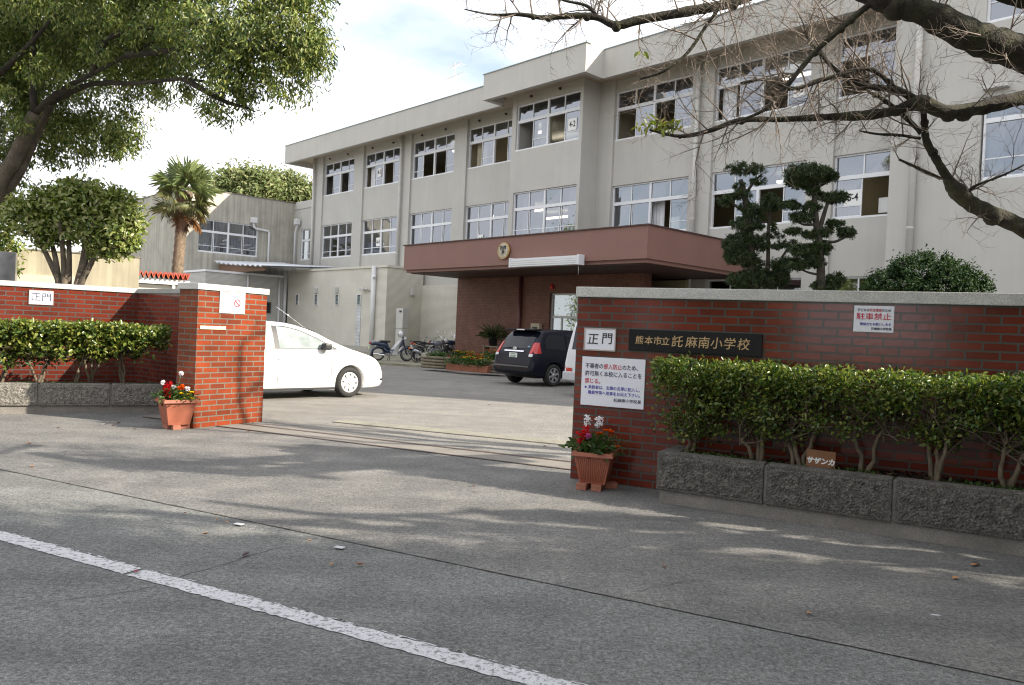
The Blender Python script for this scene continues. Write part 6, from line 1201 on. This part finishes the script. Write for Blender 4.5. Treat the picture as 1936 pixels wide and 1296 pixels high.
# ---------------------------------------------------------------- roadside trees out of view to the right: they shade the foreground
def shade_tree(label, x, y, h0, h1, r, n, seed):
    t = thing('roadside_tree', label, 'tree', (x, y, 0), 0, 'roadside trees'); rr_ = random.Random(seed); MB().tube([(0, 0, 0), (.1, 0, h0), (0, .1, h1 - .5)], [.2, .16, .06], 9).build('trunk', M_BARK, t); bl_ = []
    for k in range(15): a_ = rr_.uniform(0, 6.28); q_ = rr_.uniform(.1, .7) * r; bl_.append(((q_ * cos(a_), q_ * sin(a_), rr_.uniform(h0 + .4, h1 - .6)), (r * .55, r * .55, (h1 - h0) * .26)))
    crown('crown', bl_, n, .21, .11, M_CAM if x < -20 else M_TREE, t, .24, 24, .4); return t
for i, a_ in enumerate(((10.0, 5.0, .5, 4.3, 1.3, 9000), (10.2, 1.9, .5, 5.9, 1.1, 10000), (10.4, -.4, .5, 7.0, 1.2, 11000), (13.5, 1.0, 1.0, 7.0, 2.4, 11000), (16.5, -2.5, 1.0, 7.5, 2.6, 11000), (6.4, -.6, 2.0, 7.2, 2.6, 13000), (3.0, .4, 4.7, 8.6, 3.0, 17000), (8.3, 1.3, 3.3, 7.6, 1.75, 12000), (2.5, -4.0, 2.2, 7.5, 3.2, 13000))):
    shade_tree('roadside evergreen shading the road, out of view to the right', a_[0], a_[1], a_[2], a_[3], a_[4], a_[5], 1 + i)
for i, (x, y, h) in enumerate(((-17, -9, 7), (-12.5, -10, 6), (-9.8, -9.5, 7), (-1.9, -9.5, 6.5), (1.6, -10, 7), (5.8, -9, 7.5), (10.5, -9.5, 8))):  # unseen row added across the road to darken what the wall reflects
    shade_tree('evergreen in the row across the road behind the camera', x, y, .3, h, 2.5, 7000, 10 + i)
for i, (x, y, h) in enumerate(((-27, 14, 8), (-31, 19, 9), (-27, 29, 9), (-30, 35, 9), (-26, 8, 8))): shade_tree('yellowing tree left of the school yard, out of view', x, y, .6, h, 3.2, 16000, 30 + i)
# an unseen tree added by the road, shaped to streak the forecourt with shadow
c2 = thing('roadside_cherry', 'bare roadside cherry tree, out of view to the right', 'tree', (7.6, 4.6, 0), 0); g = MB(); g.tube(crom([(0, 0, -.1), (-.1, .1, 1.4), (0, 0, 2.2)], 4), np.linspace(.22, .17, 9), 10); g.build('trunk', M_CHERRY, c2)
for k in range(6):
    e = Vector((rr.uniform(-2.4, 2.4), rr.uniform(-2.2, 1.6), rr.uniform(3.0, 7.2))); g = MB(); P, R = stem_path((0, 0, 2.1), e, .14, .05, 7, .06, rr); g.tube(P, R, 7)
    for i in (3, 4, 5, 6): P2, R2 = stem_path(P[i], P[i] + Vector((rr.choice((-1, 1)) * rr.uniform(.9, 1.9), rr.uniform(-.3, .3), rr.uniform(-.1, .6))), .06, .03, 4, .08, rr); g.tube(P2, R2, 6)
    g.build('limb', [M_CHERRY, M_TWIG], c2)
sp = []
for k in range(6): z = rr.uniform(3.2, 7.4); sp.append(((rr.uniform(-2.0, 2.0), -2.2 + k * .85 + rr.uniform(-.12, .12), z), (rr.uniform(.7, 1.5), rr.uniform(.13, .24), rr.uniform(.15, .3))))
crown('crown', sp, 4600, .12, .07, M_TREE, c2, .04, 22, .3)  # leaf sprays stretched along the sun direction to cast long bands of shade

# ---------------------------------------------------------------- litter on the ground
DL = leaf_mat('fallen_leaf', [(.20, .07, .025), (.28, .13, .05), (.14, .05, .025)], .8, .1); r_ = np.random.default_rng(21)
def dry_leaf(label, px, py, m, size=.05, grp='fallen leaves on the asphalt'):
    q = on_z(px, py); a_ = rr.uniform(0, 6.28); bm = MB(); s = size; out = [(-s, 0), (-.5 * s, .42 * s), (.2 * s, .5 * s), (.7 * s, .25 * s), (s, 0), (.6 * s, -.3 * s), (.1 * s, -.52 * s), (-.55 * s, -.4 * s)]
    vs = [(x, y, .012 + .35 * abs(y) + .12 * x * rr.uniform(.3, 1)) for x, y in out] + [(0, 0, .006)]; bm.add(vs, [(i, (i + 1) % 8, 8) for i in range(8)], 0, True); o = bm.build('fallen_leaf', m, None, (q.x, q.y, 0), a_); return tag(o, label, 'leaf', grp)
M_L1 = mat('brown_leaf', (.22, .085, .035), .8, .2, 30); M_L2 = mat('tan_leaf', (.40, .20, .09), .8, .2, 30); M_L3 = mat('dark_leaf', (.05, .022, .03), .7, .2, 30); M_L4 = mat('crimson_leaf', (.22, .02, .06), .6, .1, 30)
GEN = 'small dry brown leaf lying on the asphalt'
for px, py in ((60, 884), (55, 840), (255, 812), (214, 806), (224, 801), (110, 810), (470, 817), (640, 853), (480, 800), (700, 805), (388, 1012), (627, 1070), (680, 1070), (895, 921), (1255, 1073), (1530, 1163), (1842, 1071), (1100, 745), (925, 766), (520, 804), (1030, 845)): dry_leaf(GEN, px, py, rr.choice((M_L1, M_L1, M_L2)), rr.uniform(.02, .034))
dry_leaf('tan curled leaf on the shaded asphalt at the right', 1807, 1096, M_L2, .034); dry_leaf('crimson leaf lying on the white road line', 258, 1084, M_L4, .03); dry_leaf('dark purple leaf on the road between the white line and the seam', 465, 1052, M_L3, .036); dry_leaf('dark leaf near the planter at the right', 1845, 1069, M_L3, .036)
for px, py in ((350, 972), (410, 985), (428, 990), (585, 1025)): dry_leaf('small orange leaf caught in the seam of the road', px, py, M_L2, .018, 'leaves in the road seam')
M_TAPE = mat('white_tape', (.46, .47, .49), .7, .1, 20)
for i, (px, py) in enumerate(((452, 993), (642, 1037))):
    q = on_z(px, py); tag(MB().cbox(-.035, .035, -.022, .022, .004, .010, .003).build('paper_scrap', M_TAPE, None, (q.x, q.y, 0), radians(-20)), ('white marker plate on the road seam, left of the pair', 'white marker plate on the road seam, right of the pair')[i], 'marker')
q = on_z(1768, 1164); g = MB(); g.add([(-.03, -.006, 0), (.0, -.014, 0), (.032, -.008, 0), (.025, .006, 0), (.005, .012, 0), (-.022, .010, 0)], [(0, 1, 2, 3, 4, 5)]); tag(g.build('paint_splash', M_TAPE, None, (q.x, q.y, .004)), 'pale paint splash on the asphalt at the lower right', 'stain')
